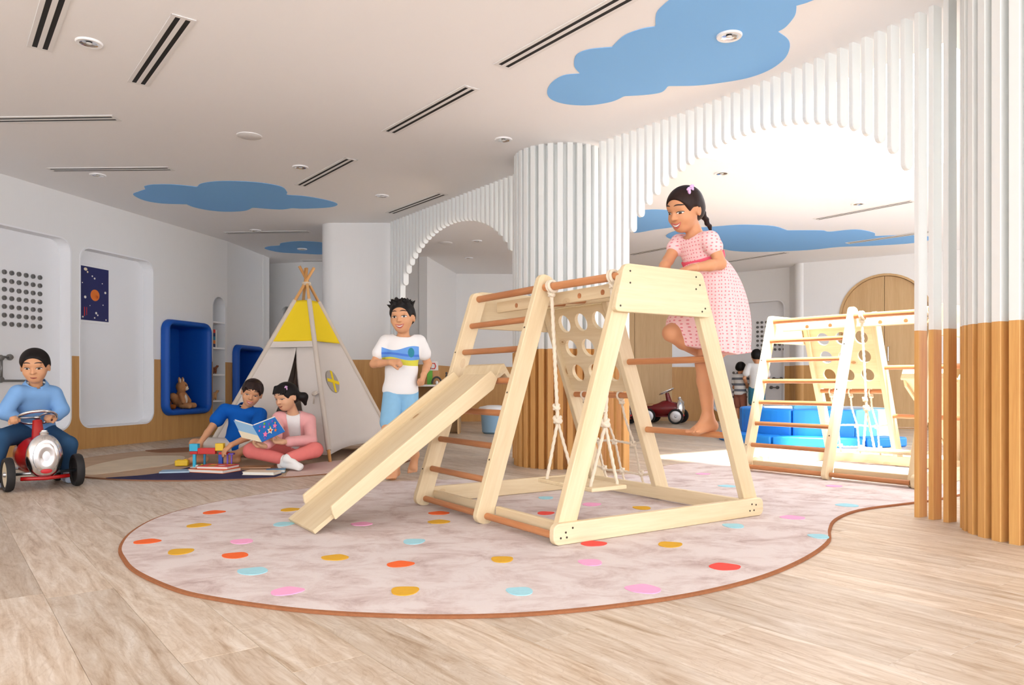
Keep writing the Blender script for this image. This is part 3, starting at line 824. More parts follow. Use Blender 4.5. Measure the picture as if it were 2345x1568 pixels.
frame1.matrix_world = MF
def Wl(x, y, z):
    """climbing-frame local to world"""
    return np.array(MF @ Vector((x, y, z)))
frame2 = copy_tree(frame1)
A2 = np.array([2.425, 4.50]); U2 = nrm((-0.622, 0.783)); MF2 = frame_matrix(A2, U2)
frame2.matrix_world = MF2
frame2['label'] = 'pine climbing frame with ladder standing empty in front of the blue ball pit'

# ------------------------------------------------------------------ slides
def slide(M, label, y0, y1):
    t = thing('slide', label, 'slide', M=M)
    a = V3(-0.715, 0, 0.009); b_ = V3(0.238, 0, 0.697); L = np.linalg.norm(b_ - a); x = nrm(b_ - a); yc = (y0 + y1) / 2; wd = y1 - y0
    n = nrm(np.cross(x, (0, 1, 0))); n = n if n[2] > 0 else -n
    y = np.cross(n, x); Ms = basis(x, y, n, (a[0], yc, a[2]))
    MB().box((L / 2, 0, 0), (L, wd, 0.020)).build('deck', 'pine', t, M=Ms, bevel=0.003)
    for s in (-1, 1):
        prof = [(0.10, -0.012), (L - 0.10, -0.03), (L - .05, 0.0), (L - .06, 0.052), (0.30, 0.052), (0.12, 0.048), (0.105, 0.02)]
        MB().prism(prof, -0.011, 0.011).build('side_rail', 'pine', t, M=Ms @ basis((1, 0, 0), (0, 0, 1), (0, -1, 0), (0, s * (wd / 2 + .011), 0)), bevel=0.004)
    # hook block over the rung
    prof = [(L - .03, 0.010), (L + .015, 0.035), (L + .035, 0.03), (L + .03, -0.05), (L + .012, -0.052), (L + .008, -0.012), (L - .03, -0.012)]
    MB().prism(prof, -wd / 2, wd / 2).build('hook', 'pine', t, M=Ms @ basis((1, 0, 0), (0, 0, 1), (0, -1, 0), (0, 0, 0)), bevel=0.003)
    return t
slide(MF, 'pine slide hooked on the ladder rungs, foot on the spotted rug', 0.735, 1.085)
M2s = MF2 @ Matrix.Translation((FWD, 0, 0)) @ Matrix.Scale(-1, 4, (1, 0, 0))
MR = MF2 @ Matrix.Translation((FWD, 0.78, 0)) @ Matrix.Rotation(math.pi, 4, 'Z')
slide(MR, 'pine slide on the empty climbing frame, mostly behind slatted column', 0.27, 0.62)

# ------------------------------------------------------------------ swings and rope nets
def twisted(pts, r, n=None, strands=3, pitch=0.035):
    """laid rope: a tube with a helical ridge"""
    b = MB(); P = [np.array(p, float) for p in pts]
    L = [0]
    for i in range(1, len(P)): L.append(L[-1] + np.linalg.norm(P[i] - P[i - 1]))
    n = max(4, int(L[-1] / 0.007)); Q = []
    for k in range(n + 1):
        s = L[-1] * k / n; i = min(max(np.searchsorted(L, s) - 1, 0), len(P) - 2)
        Q.append(lerp(P[i], P[i + 1], (s - L[i]) / max(L[i + 1] - L[i], 1e-6)))
    seg = 9; V = []; t0 = nrm(Q[1] - Q[0]); x = nrm(np.cross((0.2, 0.9, 0.4), t0))
    for k in range(n + 1):
        t = nrm(Q[min(k + 1, n)] - Q[max(k - 1, 0)]); x = nrm(x - t * np.dot(x, t)); y = np.cross(t, x); ph = 2 * math.pi * (L[-1] * k / n) / pitch
        for j in range(seg):
            a = 2 * math.pi * j / seg; rr = r * (1 + 0.20 * math.cos(strands * a - ph * 1.0))
            V.append(Q[k] + rr * (math.cos(a) * x + math.sin(a) * y))
    Fc = [(k * seg + j, k * seg + (j + 1) % seg, (k + 1) * seg + (j + 1) % seg, (k + 1) * seg + j) for k in range(n) for j in range(seg)]
    return b.add(V, Fc + [tuple(range(seg))[::-1], tuple(n * seg + j for j in range(seg))])
def knot(b, c, r):
    c = np.array(c, float)
    for k in range(3):
        a = [c + r * np.array([math.cos(q) * (1 if k != 1 else .5), math.sin(q) * (1 if k != 2 else .6), math.sin(q * (1) + k) * .8]) for q in [2 * math.pi * i / 10 for i in range(10)]]
        b.tube(a, r * 0.55, 7, closed=True)
    return b
def swing(M, label):
    t = thing('swing', label, 'swing', M=M)
    x = vc(1.1) + .012; zs = 0.185
    MB().box((x + .015, .30, zs), (0.20, 0.40, 0.018)).build('seat', 'pine', t, bevel=0.004)
    for y, yk in ((0.495, 0.47), (0.085, 0.125)):
        top = V3(vc(1.1) + .035 * (YS[1] - y) / (YS[1] - YS[0]), y, 1.105); kn = V3(x + .01, yk, 0.47)
        twisted([top - V3(0, 0, .02), lerp(top, kn, .5), kn], 0.0085).build('rope', 'rope', t, smooth=True)
        b = MB()
        for dy in (-.012, .004): b.tube([top + V3(.026 * math.cos(a), dy + .006 * math.sin(a), .026 * math.sin(a)) for a in [2 * math.pi * i / 14 for i in range(14)]], 0.008, 7, closed=True)
        knot(b, top - V3(0, 0, .035), .013); b.build('rope_loop', 'rope', t, smooth=True)
        b = knot(MB(), kn, .016); knot(b, kn + V3(0, .01, .06), .013); b.build('knot', 'rope', t, smooth=True)
        for sx in (-1, 1):
            e = V3(x + .015 + sx * .078, .30 + (yk - .30) * .92, zs + .008)
            twisted([kn - V3(0, 0, .01), e], 0.0075).build('rope', 'rope', t, smooth=True)
    return t
sw1 = swing(MF, 'wooden board swing on twisted cotton ropes in the frame with the girl')
sw2 = copy_tree(sw1); sw2.matrix_world = MF2; sw2['label'] = 'wooden board swing on cotton ropes in the empty climbing frame'
def rope_net(M, label):
    t = thing('rope_net', label, 'rope net', M=M)
    def q(y, z): return V3(vb(z) - .045, y, z)
    cols = (0.74, 0.98)
    rows = (0.30, 0.13)
    for y in (0.76, 0.92, 1.08):
        pts = [q(y, .553), q(y + .01, .45), q(y - .008, .30), q(y + .008, .13), q(y, .02)]
        twisted(pts, 0.0065).build('rope', 'rope', t, smooth=True)
        for z in (.54, .30, .13, .035): knot(MB(), q(y, z), .012).build('knot', 'rope', t, smooth=True)
        MB().tube([q(y, .575) + V3(.022 * math.cos(a), 0, .022 * math.sin(a)) for a in [2 * math.pi * i / 12 for i in range(12)]], .0065, 7, closed=True).build('rope_loop', 'rope', t, smooth=True)
    for z in (.32, .14): twisted([q(YB[1] + .018, z), q(.76, z - .02), q(.92, z - .012), q(1.06, z - .02), q(YB[2] - .018, z)], 0.0065).build('rope', 'rope', t, smooth=True)
    return t
n1 = rope_net(MF, 'knotted rope climbing net below hole board, frame with the girl')
n2 = copy_tree(n1); n2.matrix_world = MF2; n2['label'] = 'knotted rope climbing net on the empty climbing frame'

# ------------------------------------------------------------------ teepee
def teepee():
    CFR, CRB, CLF = np.array([-1.47, 6.02]), np.array([-1.10, 7.20]), np.array([-2.65, 6.39])
    CLB = CLF + CRB - CFR; cs = [CLF, CFR, CRB, CLB]; cen = sum(cs) / 4
    t = thing('teepee', 'grey canvas play teepee with yellow top and bamboo poles', 'teepee', (cen[0], cen[1], 0))
    o = np.array([cen[0], cen[1], 0]); tie = V3(cen[0], cen[1], 1.54) - o
    B = [V3(c[0], c[1], FZ if np.linalg.norm(c - C2) > R2r else 0.0) - o for c in cs]; offs = [V3(-.012, -.02, 0), V3(.012, -.025, 0), V3(.02, .015, 0), V3(-.02, .02, 0)]
    ext = (0.115, 0.11, 0.125, 0.10)
    for k in range(4):
        d = nrm(tie + offs[k] - B[k]); rod('pole', B[k], tie + offs[k] + d * (ext[k] + .06), 0.0135, 'bamboo', t, 10)
    b = MB()
    for dz in (-.008, .004, .014): b.tube([tie + V3(.036 * math.cos(a), .036 * math.sin(a), dz) for a in [2 * math.pi * i / 16 for i in range(16)]], .005, 6, closed=True)
    b.build('tie_cord', 'rope', t, smooth=True)
    def edge(k, s):      # point on pole k at fraction s of its height
        return lerp(B[k], tie + offs[k], s)
    s0, sy, s1 = 0.035, 0.655, 0.90
    inward = [nrm(-(B[k] + B[(k + 1) % 4])) for k in range(4)]
    def pan(k, sa, sb, ua=0.0, ub=1.0, uat=None, ubt=None, sag=0.05, hem=0.0):
        uat = ua if uat is None else uat; ubt = ub if ubt is None else ubt
        def fn(u, v):
            s = sa + (sb - sa) * v; uu = lerp(ua, uat, v) * (1 - u) + lerp(ub, ubt, v) * u
            p = lerp(edge(k, s), edge((k + 1) % 4, s), float(uu))
            w_ = math.sin(math.pi * uu) * sag * (1 - s)
            return p + inward[k] * w_ * (1 + .25 * math.sin(7 * uu + 9 * s)) + V3(0, 0, hem * math.sin(math.pi * uu) * (1 - v))
        return MB().grid(fn, 14, 14)
    for k in range(1, 4):
        sol(pan(k, s0, sy, hem=0.05 if k == 1 else 0.03).build('canvas_panel', 'canvas', t, smooth=True), .003)
    for k in range(4): sol(pan(k, sy, s1, sag=.02).build('yellow_top', 'yellow_cloth', t, smooth=True), .003)
    # front: two flaps around the doorway
    sol(pan(0, s0, sy - .035, 0.0, 0.40, 0.0, 0.58, sag=.07).build('door_flap', 'canvas', t, smooth=True), .003)
    sol(pan(0, s0, sy - .035, 0.86, 1.0, 0.58, 1.0, sag=.06).build('door_flap', 'canvas', t, smooth=True), .003)
    sol(pan(0, sy - .035, sy, sag=.03).build('door_header', 'canvas', t, smooth=True), .003)
    for k in range(4):   # sleeves along the poles
        rod('pole_sleeve', edge(k, .06), edge(k, s1), 0.021, 'canvas_seam', t, 10)
    kq = edge(1, .36); b = knot(MB(), kq + V3(-.05, -.02, 0), .016); b.tube([kq, kq + V3(-.05, -.02, 0), kq + V3(-.06, -.02, -.09)], .006, 6); b.build('flap_tie', 'canvas_seam', t, smooth=True)
    # window on the right-hand panel
    def wp(u, s): return lerp(edge(1, s), edge(2, s), u) + inward[1] * math.sin(math.pi * u) * .05 * (1 - s)
    c = wp(.30, .42); e1 = nrm(wp(.36, .42) - wp(.24, .42)); e2 = nrm(wp(.30, .48) - wp(.30, .36)); n = np.cross(e1, e2); n = n if np.dot(n, inward[1]) < 0 else -n
    e1 = np.cross(e2, n); Mw = basis(e1, e2, n, c + n * .018)
    win = MB().prism([(.105 * math.cos(a), .105 * math.sin(a)) for a in [2 * math.pi * i / 24 for i in range(24)]], -.003, .003).build('window', 'mesh_grey', t, M=Mw)
    MB().bb((-.014, -.10, .003), (.014, .10, .008)).build('cross_strip', 'yellow_cloth', win)
    MB().bb((-.10, -.014, .003), (.10, .014, .0085)).build('cross_strip', 'yellow_cloth', win)
    return t
def sol(o, th):
    m = o.modifiers.new('solid', 'SOLIDIFY'); m.thickness = th; m.offset = 0; return o
teepee()
# ------------------------------------------------------------------ smooth-blend volumes meshed with surface nets
def net_mesh(G, org, h):
    Sg = G < 0
    cnt = sum(Sg[a:Sg.shape[0] - 1 + a, b:Sg.shape[1] - 1 + b, c:Sg.shape[2] - 1 + c].astype(np.int8) for a in (0, 1) for b in (0, 1) for c in (0, 1))
    cells = np.argwhere((cnt > 0) & (cnt < 8)); idx = -np.ones(cnt.shape, np.int32); idx[tuple(cells.T)] = np.arange(len(cells))
    acc = np.zeros((len(cells), 3)); num = np.zeros(len(cells))
    for ax in range(3):
        e = np.zeros(3, int); e[ax] = 1; o1, o2 = [k for k in range(3) if k != ax]
        for a in (0, 1):
            for b in (0, 1):
                o = np.zeros(3, int); o[o1] = a; o[o2] = b
                c0 = cells + o; g0 = G[tuple(c0.T)]; g1 = G[tuple((c0 + e).T)]
                cr = (g0 < 0) != (g1 < 0); t = np.where(cr, g0 / np.where(g0 == g1, 1, g0 - g1), 0)
                p = c0 + t[:, None] * e; acc[cr] += p[cr]; num[cr] += 1
    P = acc / num[:, None] * h + org
    quads = []
    for ax in range(3):
        sl = [slice(None)] * 3; s2 = [slice(None)] * 3; sl[ax] = slice(0, -1); s2[ax] = slice(1, None)
        cr = Sg[tuple(sl)] != Sg[tuple(s2)]; fl_ = Sg[tuple(sl)]; pts = np.argwhere(cr)
        o1, o2 = [k for k in range(3) if k != ax]
        ok = (pts[:, o1] > 0) & (pts[:, o2] > 0) & (pts[:, o1] < G.shape[o1] - 1) & (pts[:, o2] < G.shape[o2] - 1); pts = pts[ok]
        fv = fl_[tuple(pts.T)]
        def cell(a, b):
            q = pts.copy(); q[:, o1] -= a; q[:, o2] -= b; return idx[tuple(q.T)]
        Q = np.stack([cell(1, 1), cell(0, 1), cell(0, 0), cell(1, 0)], 1)
        flip = fv if ax != 1 else ~fv
        Q[~flip] = Q[~flip][:, ::-1]; quads.append(Q)
    return P, np.concatenate(quads)

class Vol:
    def __init__(s): s.ops = []
    def cone(s, a, b, ra, rb=None, k=0.012, op='u', flat=None):
        """limb from a to b; flat = (axis, factor) squashes the section along that axis"""
        a, b = np.array(a, float), np.array(b, float); rb = ra if rb is None else rb
        ab = b - a; L2 = max(float(ab @ ab), 1e-9)
        def f(X):
            q = X - a; t = np.clip((q @ ab) / L2, 0, 1)
            dv = q - t[..., None] * ab
            if flat is not None:
                n = nrm(flat[0]); w_ = dv @ n; dv = dv + (w_ * (1 / flat[1] - 1))[..., None] * n
            return np.sqrt((dv * dv).sum(-1)) - (ra + (rb - ra) * t)
        r = max(ra, rb); s.ops.append((op, f, np.minimum(a, b) - r, np.maximum(a, b) + r, k)); return s
    def ell(s, c, r, R=None, k=0.012, op='u'):
        c = np.array(c, float); r = np.array(r, float); R = np.eye(3) if R is None else np.array(R, float)
        def f(X):
            q = (X - c) @ R.T; a = q / r; k0 = np.sqrt((a * a).sum(-1)); b = a / r; k1 = np.sqrt((b * b).sum(-1))
            return k0 * (k0 - 1) / np.maximum(k1, 1e-6)
        ext = np.sqrt(((R * r[:, None]) ** 2).sum(0)); s.ops.append((op, f, c - ext, c + ext, k)); return s
    def plane(s, p, n, k=0.004):
        """keep only the side that n points away from"""
        p = np.array(p, float); n = nrm(n)
        s.ops.append(('c', lambda X: (X - p) @ n, None, None, k)); return s
    def value(s, X):
        d = np.full(X.shape[:-1], 9.0)
        for op, f, lo, hi, k in s.ops: d = s.comb(op, d, f(X), k)
        return d
    @staticmethod
    def comb(op, d, e, k):
        if op == 'u':
            h = np.maximum(k - np.abs(d - e), 0) / k; return np.minimum(d, e) - h * h * k * 0.25
        if op == 's': e = -e
        h = np.maximum(k - np.abs(d - e), 0) / k; return np.maximum(d, e) + h * h * k * 0.25
    def grid(s, h):
        lo = np.min([o[2] for o in s.ops if o[0] == 'u'], axis=0) - 4 * h - .01; hi = np.max([o[3] for o in s.ops if o[0] == 'u'], axis=0) + 4 * h + .01
        n = np.ceil((hi - lo) / h).astype(int) + 1
        G = np.full(n, 9.0)
        for op, f, a, b, k in s.ops:
            if op == 'c': i0, i1 = np.zeros(3, int), n
            else:
                m = k + 3 * h; i0 = np.clip(np.floor((a - m - lo) / h).astype(int), 0, n - 1); i1 = np.clip(np.ceil((b + m - lo) / h).astype(int) + 1, 1, n)
                if (i1 <= i0).any(): continue
            ax = [lo[j] + h * np.arange(i0[j], i1[j]) for j in range(3)]
            X = np.stack(np.meshgrid(*ax, indexing='ij'), -1)
            sl = tuple(slice(i0[j], i1[j]) for j in range(3)); G[sl] = s.comb(op, G[sl], f(X), k)
        return G, lo
    def build(s, name, mat, parent, h=0.005, o=(0, 0, 0), smooth=2):
        G, lo = s.grid(h); P, Q = net_mesh(G, lo, h)
        me = bpy.data.meshes.new(name)
        if len(P):
            for _ in range(smooth):    # light relaxation along edges
                A = np.zeros_like(P); c = np.zeros(len(P))
                for i in range(4):
                    np.add.at(A, Q[:, i], P[Q[:, (i + 1) % 4]]); np.add.at(c, Q[:, i], 1)
                P = 0.5 * P + 0.5 * A / np.maximum(c, 1)[:, None]
            a, b, c = P[Q[:, 0]], P[Q[:, 1]], P[Q[:, 2]]
            if np.einsum('ij,ij->i', a - P.mean(0), np.cross(b - a, c - a)).sum() < 0: Q = Q[:, ::-1]
            me.from_pydata((P - np.array(o)).tolist(), [], Q.tolist()); me.update()
        return link(name, me, mat, parent, smooth=True)

# ------------------------------------------------------------------ skin, hair and cloth
def skin(name, c):
    t = NT(name, 0.5, 0, 0.3); v = t.coord('Object'); n = t.noise(v, 14, 3)
    t.col(t.mix(n, tuple(x * .93 for x in c), tuple(min(1, x * 1.06) for x in c)))
    t.b.inputs['Subsurface Weight'].default_value = 0.12; t.b.inputs['Subsurface Radius'].default_value = (0.02, 0.008, 0.004)
    MATS[name] = t.m
skin('skin_tan', S(212, 152, 112)); skin('skin_warm', S(218, 162, 122)); skin('skin_light', S(226, 176, 140))
def hair_mat(name, c):
    t = NT(name, 0.55, 0, 0.25); v = t.coord('Object', (1, 1, 0.25)); n = t.noise(v, 120, 2)
    t.col(t.mix(n, tuple(x * .6 for x in c), tuple(x * 1.6 for x in c))); t.bump(n, .25, .003); MATS[name] = t.m
hair_mat('hair_black', S(20, 15, 14)); hair_mat('hair_brown', S(38, 22, 18))
plain('eye_white', S(240, 236, 230), 0.3); plain('eye_dark', S(38, 24, 18), 0.25); plain('brow', S(44, 30, 24), 0.7)
plain('lip', S(198, 104, 92), 0.45); plain('mouth_dark', S(110, 40, 40), 0.6); plain('teeth', S(246, 242, 236), 0.3)
def cloth(name, c, var=.05): return plain(name, S(*c), 0.9, 0, 0.1, var=var, vs=30, bump=0.12, bs=500)
for nm, c in dict(white=(240, 238, 236), polo_blue=(22, 94, 186), cream=(226, 216, 202), pink=(242, 178, 176), coral=(232, 128, 122), jeans=(52, 84, 118), shirt_blue=(96, 150, 212), shirt_pale=(196, 208, 226), shirt_sky=(128, 172, 222), short_blue=(142, 190, 222), teal=(62, 124, 150), brown=(158, 102, 84), belt=(236, 98, 120), sock=(242, 240, 236), navy=(40, 48, 84), grey_stripe=(206, 206, 210)).items(): cloth('cloth_' + nm, c)
def dress_mat():
    t = NT('dress_dots', 0.9, 0, 0.1); v = t.coord('UV', (1, 1, 1))
    sx = t.n('ShaderNodeSeparateXYZ'); t.l(t.coord('Object'), sx.inputs[0])      # wrap the print around the dress
    an = t.math('MULTIPLY', t.math('ARCTAN2', t.math('SUBTRACT', sx.outputs[0], 0.02), t.math('SUBTRACT', sx.outputs[1], 0.03)), 0.15)
    cb = t.n('ShaderNodeCombineXYZ'); t.l(an, cb.inputs[0]); t.l(sx.outputs[2], cb.inputs[1])
    vo = t.n('ShaderNodeTexVoronoi', Scale=58.0, Randomness=0.3); vo.voronoi_dimensions = '2D'; t.l(cb.outputs[0], vo.inputs['Vector'])
    f = t.math('LESS_THAN', vo.outputs['Distance'], 0.21)
    t.col(t.mix(t.math('MULTIPLY', f, .85), S(247, 206, 206), S(226, 124, 134))); t.bump(t.noise(t.coord('Object'), 500, 2), .12, .002); MATS['dress_dots'] = t.m
dress_mat()
def tee_mat():      # white tee with a printed wave: blue above, lime yellow below
    t = NT('cloth_wave_tee', 0.9, 0, 0.1)
    sx = t.n('ShaderNodeSeparateXYZ'); t.l(t.coord('Object'), sx.inputs[0])
    x = t.math('SUBTRACT', sx.outputs[0], 0.044)
    w1 = t.math('MULTIPLY', t.math('COSINE', t.math('MULTIPLY', t.math('ADD', x, 0.035), 24.0)), -0.014)
    w2 = t.math('MULTIPLY', t.math('COSINE', t.math('MULTIPLY', t.math('ADD', x, 0.075), 22.0)), 0.012)
    w3 = t.math('MULTIPLY', t.math('SINE', t.math('MULTIPLY', x, 18.0)), -0.009)
    z = sx.outputs[2]
    side = t.math('MULTIPLY', t.math('LESS_THAN', t.math('ABSOLUTE', x), 0.122), t.math('LESS_THAN', sx.outputs[1], 0.01))
    def band(lo, wl_, hi, wh_):
        return t.math('MULTIPLY', side, t.math('MULTIPLY', t.math('GREATER_THAN', z, t.math('ADD', wl_, lo)), t.math('LESS_THAN', z, t.math('ADD', wh_, hi))))
    c = t.mix(band(.815, w2, .885, w1), S(242, 240, 238), S(112, 164, 232)); c = t.mix(band(.775, w3, .815, w2), c, S(222, 216, 84))
    c = t.mix(band(.835, w3, .850, w3), c, S(84, 130, 220))
    ex = t.math('DIVIDE', t.math('SUBTRACT', x, .075), .020); ez = t.math('DIVIDE', t.math('SUBTRACT', z, .855), .032)
    em = t.math('LESS_THAN', t.math('ADD', t.math('MULTIPLY', ex, ex), t.math('MULTIPLY', ez, ez)), 1.0)
    c = t.mix(t.math('MULTIPLY', em, side), c, S(60, 140, 160))
    t.col(c); t.bump(t.noise(t.coord('Object'), 60, 3), .15, .006); MATS['cloth_wave_tee'] = t.m
tee_mat()
def stripe_mat():
    t = NT('cloth_stripe', 0.9, 0, 0.1); sx = t.n('ShaderNodeSeparateXYZ'); t.l(t.coord('Object'), sx.inputs[0])
    f = t.math('GREATER_THAN', t.math('FRACT', t.math('MULTIPLY', sx.outputs[2], 11)), 0.6)
    t.col(t.mix(f, S(238, 236, 234), S(120, 124, 134))); MATS['cloth_stripe'] = t.m
stripe_mat()

# ------------------------------------------------------------------ head (unit: chin-to-crown height H; x right, y forward, z up)
def head_prims(vol, c, R, H, k=0.03, ears=True):
    """R rows: right, forward, up of the head"""
    def P(x, y, z): return np.array(c) + H * (x * R[0] + y * R[1] + z * R[2])
    K = k * H * 2
    vol.ell(P(0, -.04, .11), np.array([.365, .435, .39]) * H, R, K)
    vol.ell(P(0, .07, -.15), np.array([.305, .325, .31]) * H, R, K * 2)
    vol.ell(P(0, .16, -.34), np.array([.18, .20, .155]) * H, R, K * 2)
    for s in (-1, 1):
        vol.ell(P(s * .165, .225, -.16), np.array([.12, .125, .115]) * H, R, K * 1.2)
        vol.ell(P(s * .155, .45, .01), np.array([.085, .07, .055]) * H, R, K * 1.2, 's')
        if ears:
            vol.ell(P(s * .365, -.05, -.05), np.array([.045, .085, .135]) * H, R, K * .5)
            vol.ell(P(s * .405, -.03, -.04), np.array([.03, .05, .09]) * H, R, K * .4, 's')
    vol.ell(P(0, .345, .14), np.array([.22, .07, .10]) * H, R, K)
    vol.cone(P(0, .395, .0), P(0, .455, -.115), .026 * H, .048 * H, K * .8)
    for s in (-1, 1): vol.ell(P(s * .05, .415, -.125), np.array([.036, .04, .032]) * H, R, K * .4)
    return P
def face(root, c, R, H, o, eye_open=1.0, smile=0.06, mouth_open=0.05, mouth_w=0.13, look=(0, 0), teeth=True):
    v = Vol(); head_prims(v, (0, 0, 0), np.eye(3), 1.0, ears=False)
    ysamp = np.linspace(.62, 0.0, 140)
    def surf(x, z):
        X = np.stack([np.full(140, x), ysamp, np.full(140, z)], -1); d = v.value(X); i = int(np.argmax(d < 0))
        if i == 0: return 0.3
        t = d[i - 1] / (d[i - 1] - d[i]); return ysamp[i - 1] + (ysamp[i] - ysamp[i - 1]) * t
    def Wp(x, z, off): return np.array(c) + H * (x * R[0] + (surf(x, z) + off) * R[1] + z * R[2]) - np.array(o)
    def ribbon(name, mat, x0, x1, top, bot, off, n=10, m=3, parent=root):
        b = MB(); b.grid(lambda u, w_: Wp(x0 + (x1 - x0) * u, bot(x0 + (x1 - x0) * u) * (1 - w_) + top(x0 + (x1 - x0) * u) * w_, off * (1 - .0 * abs(2 * u - 1))), n, m)
        return b.build(name, mat, parent, smooth=True)
    for s in (-1, 1):
        ex, ez, ew, eh = s * .155, .0, .078, .040 * eye_open
        arc = lambda x, ex=ex, ew=ew: math.sqrt(max(0, 1 - ((x - ex) / ew) ** 2))
        e = ribbon('eye', 'eye_white', ex - ew * .98, ex + ew * .98, lambda x: ez + eh * arc(x), lambda x: ez - eh * .8 * arc(x), .006)
        b = MB(); r = .036; cx, cz = ex + look[0] * .03, ez + look[1] * .02
        V = [Wp(cx, cz, .011)] + [Wp(cx + r * math.cos(a), max(-eh * .8, min(eh, r * math.sin(a))) + cz * .5 + ez, .009) for a in [2 * math.pi * i / 14 for i in range(14)]]
        b.add(V, [(0, 1 + i, 1 + (i + 1) % 14) for i in range(14)]); b.build('iris', 'eye_dark', e, smooth=True)
        ribbon('eyelid', 'brow', ex - ew * 1.08, ex + ew * 1.08, lambda x: ez + eh * arc(x) + .016, lambda x: ez + eh * arc(x) - .002, .010, parent=e)
        ribbon('eyebrow', 'brow', ex - .105, ex + .105, lambda x, ex=ex: .160 - .10 * (abs(x) - .155) + .020 * (1 - ((x - ex) / .105) ** 2) + .024 * (1 - ((x - ex) / .106) ** 2) ** .5, lambda x, ex=ex: .156 - .10 * (abs(x) - .155) + .020 * (1 - ((x - ex) / .105) ** 2), .008)
    mz = -.285; q = lambda x: smile * (x / mouth_w) ** 2
    up = lambda x: mz + q(x) + mouth_open * .45 * (1 - (x / mouth_w) ** 2); dn = lambda x: mz + q(x) - mouth_open * (1 - (x / mouth_w) ** 2)
    if mouth_open > .01:
        m_ = ribbon('mouth', 'mouth_dark', -mouth_w, mouth_w, up, dn, .004, 14, 4)
        if teeth: ribbon('teeth', 'teeth', -mouth_w * .86, mouth_w * .86, up, lambda x: up(x) * .38 + dn(x) * .62, .008, 14, 3, parent=m_)
    n = 12
    for fn, nm in ((up, 'upper_lip'), (dn, 'lower_lip')):
        b = MB(); pts = [Wp(-mouth_w + 2 * mouth_w * i / n, fn(-mouth_w + 2 * mouth_w * i / n), .002) for i in range(n + 1)]
        b.tube(pts, [H * (.006 + .016 * math.sin(math.pi * (i + .3) / (n + .6))) for i in range(n + 1)], 8); b.build(nm, 'lip', root, smooth=True)
def hair(root, c, R, H, o, style, mat, h):
    def P(x, y, z): return np.array(c) + H * (x * R[0] + y * R[1] + z * R[2])
    v = Vol(); A = np.array
    v.ell(P(0, -.06, .125), A([.405, .475, .425]) * H, R, .02)
    if style in ('bob', 'pony', 'braid'):
        v.ell(P(0, -.22, -.05), A([.37, .30, .33]) * H, R, .02)
    if style in ('bowl', 'short', 'spiky'):
        v.ell(P(0, -.20, -.02), A([.375, .315, .28]) * H, R, .02)
    zf = dict(short=-.12, spiky=-.14, bowl=-.20, pony=-.20, braid=-.13, bob=-.3)[style]
    v.ell(P(0, .54, zf), A([.40, .42, .46]) * H, R, .022, 's')                     # face opening
    for s in (-1, 1): v.ell(P(s * .44, .10, -.20), A([.17, .21, .30]) * H, R, .006, 's')   # temples and ears
    v.plane(P(0, -.2, -.34), -R[2] - .15 * R[1], .006)
    if style == 'bowl':
        for x in np.linspace(-.26, .26, 7): v.cone(P(x, .18, .42), P(x * 1.15, .40 - .25 * abs(x), .215 + .02 * math.sin(9 * x) - .05 * abs(x)), .075 * H, .022 * H, .01)
    if style == 'pony':
        for x in np.linspace(-.28, .26, 8): v.cone(P(x, .15, .42), P(x * 1.1, .41 - .28 * abs(x), .20 + .03 * abs(x)), .06 * H, .018 * H, .01)
        v.cone(P(-.22, -.36, -.05), P(-.36, -.50, -.18), .10 * H, .16 * H, .02); v.cone(P(-.36, -.50, -.18), P(-.38, -.48, -.46), .16 * H, .06 * H, .02)
    if style == 'spiky':
        r2 = np.random.default_rng(3)
        for i in range(34):
            a = r2.uniform(0, 2 * math.pi); q = r2.uniform(.05, .34); x, y = q * math.cos(a), q * 1.1 * math.sin(a) - .02
            z = .125 + .40 * math.sqrt(max(0, 1 - (x / .405) ** 2 - ((y + .06) / .475) ** 2))
            v.cone(P(x, y, z), P(x * 1.45 + r2.uniform(-.05, .05), y * 1.25 + .03, z + r2.uniform(.04, .15)), .07 * H, .014 * H, .012)
    if style == 'braid':
        pts = [P(.0 - .01 * i, -.47 - .032 * i, .12 - .088 * i) for i in range(10)]
        for i in range(9):
            s = 1 if i % 2 else -1
            v.cone(pts[i] + R[1] * .02 * H * s, pts[i + 1] - R[1] * .02 * H * s, (.100 - .0055 * i) * H, (.080 - .0055 * i) * H, .006)
    return v.build('hair', mat, root, h, o, 1)

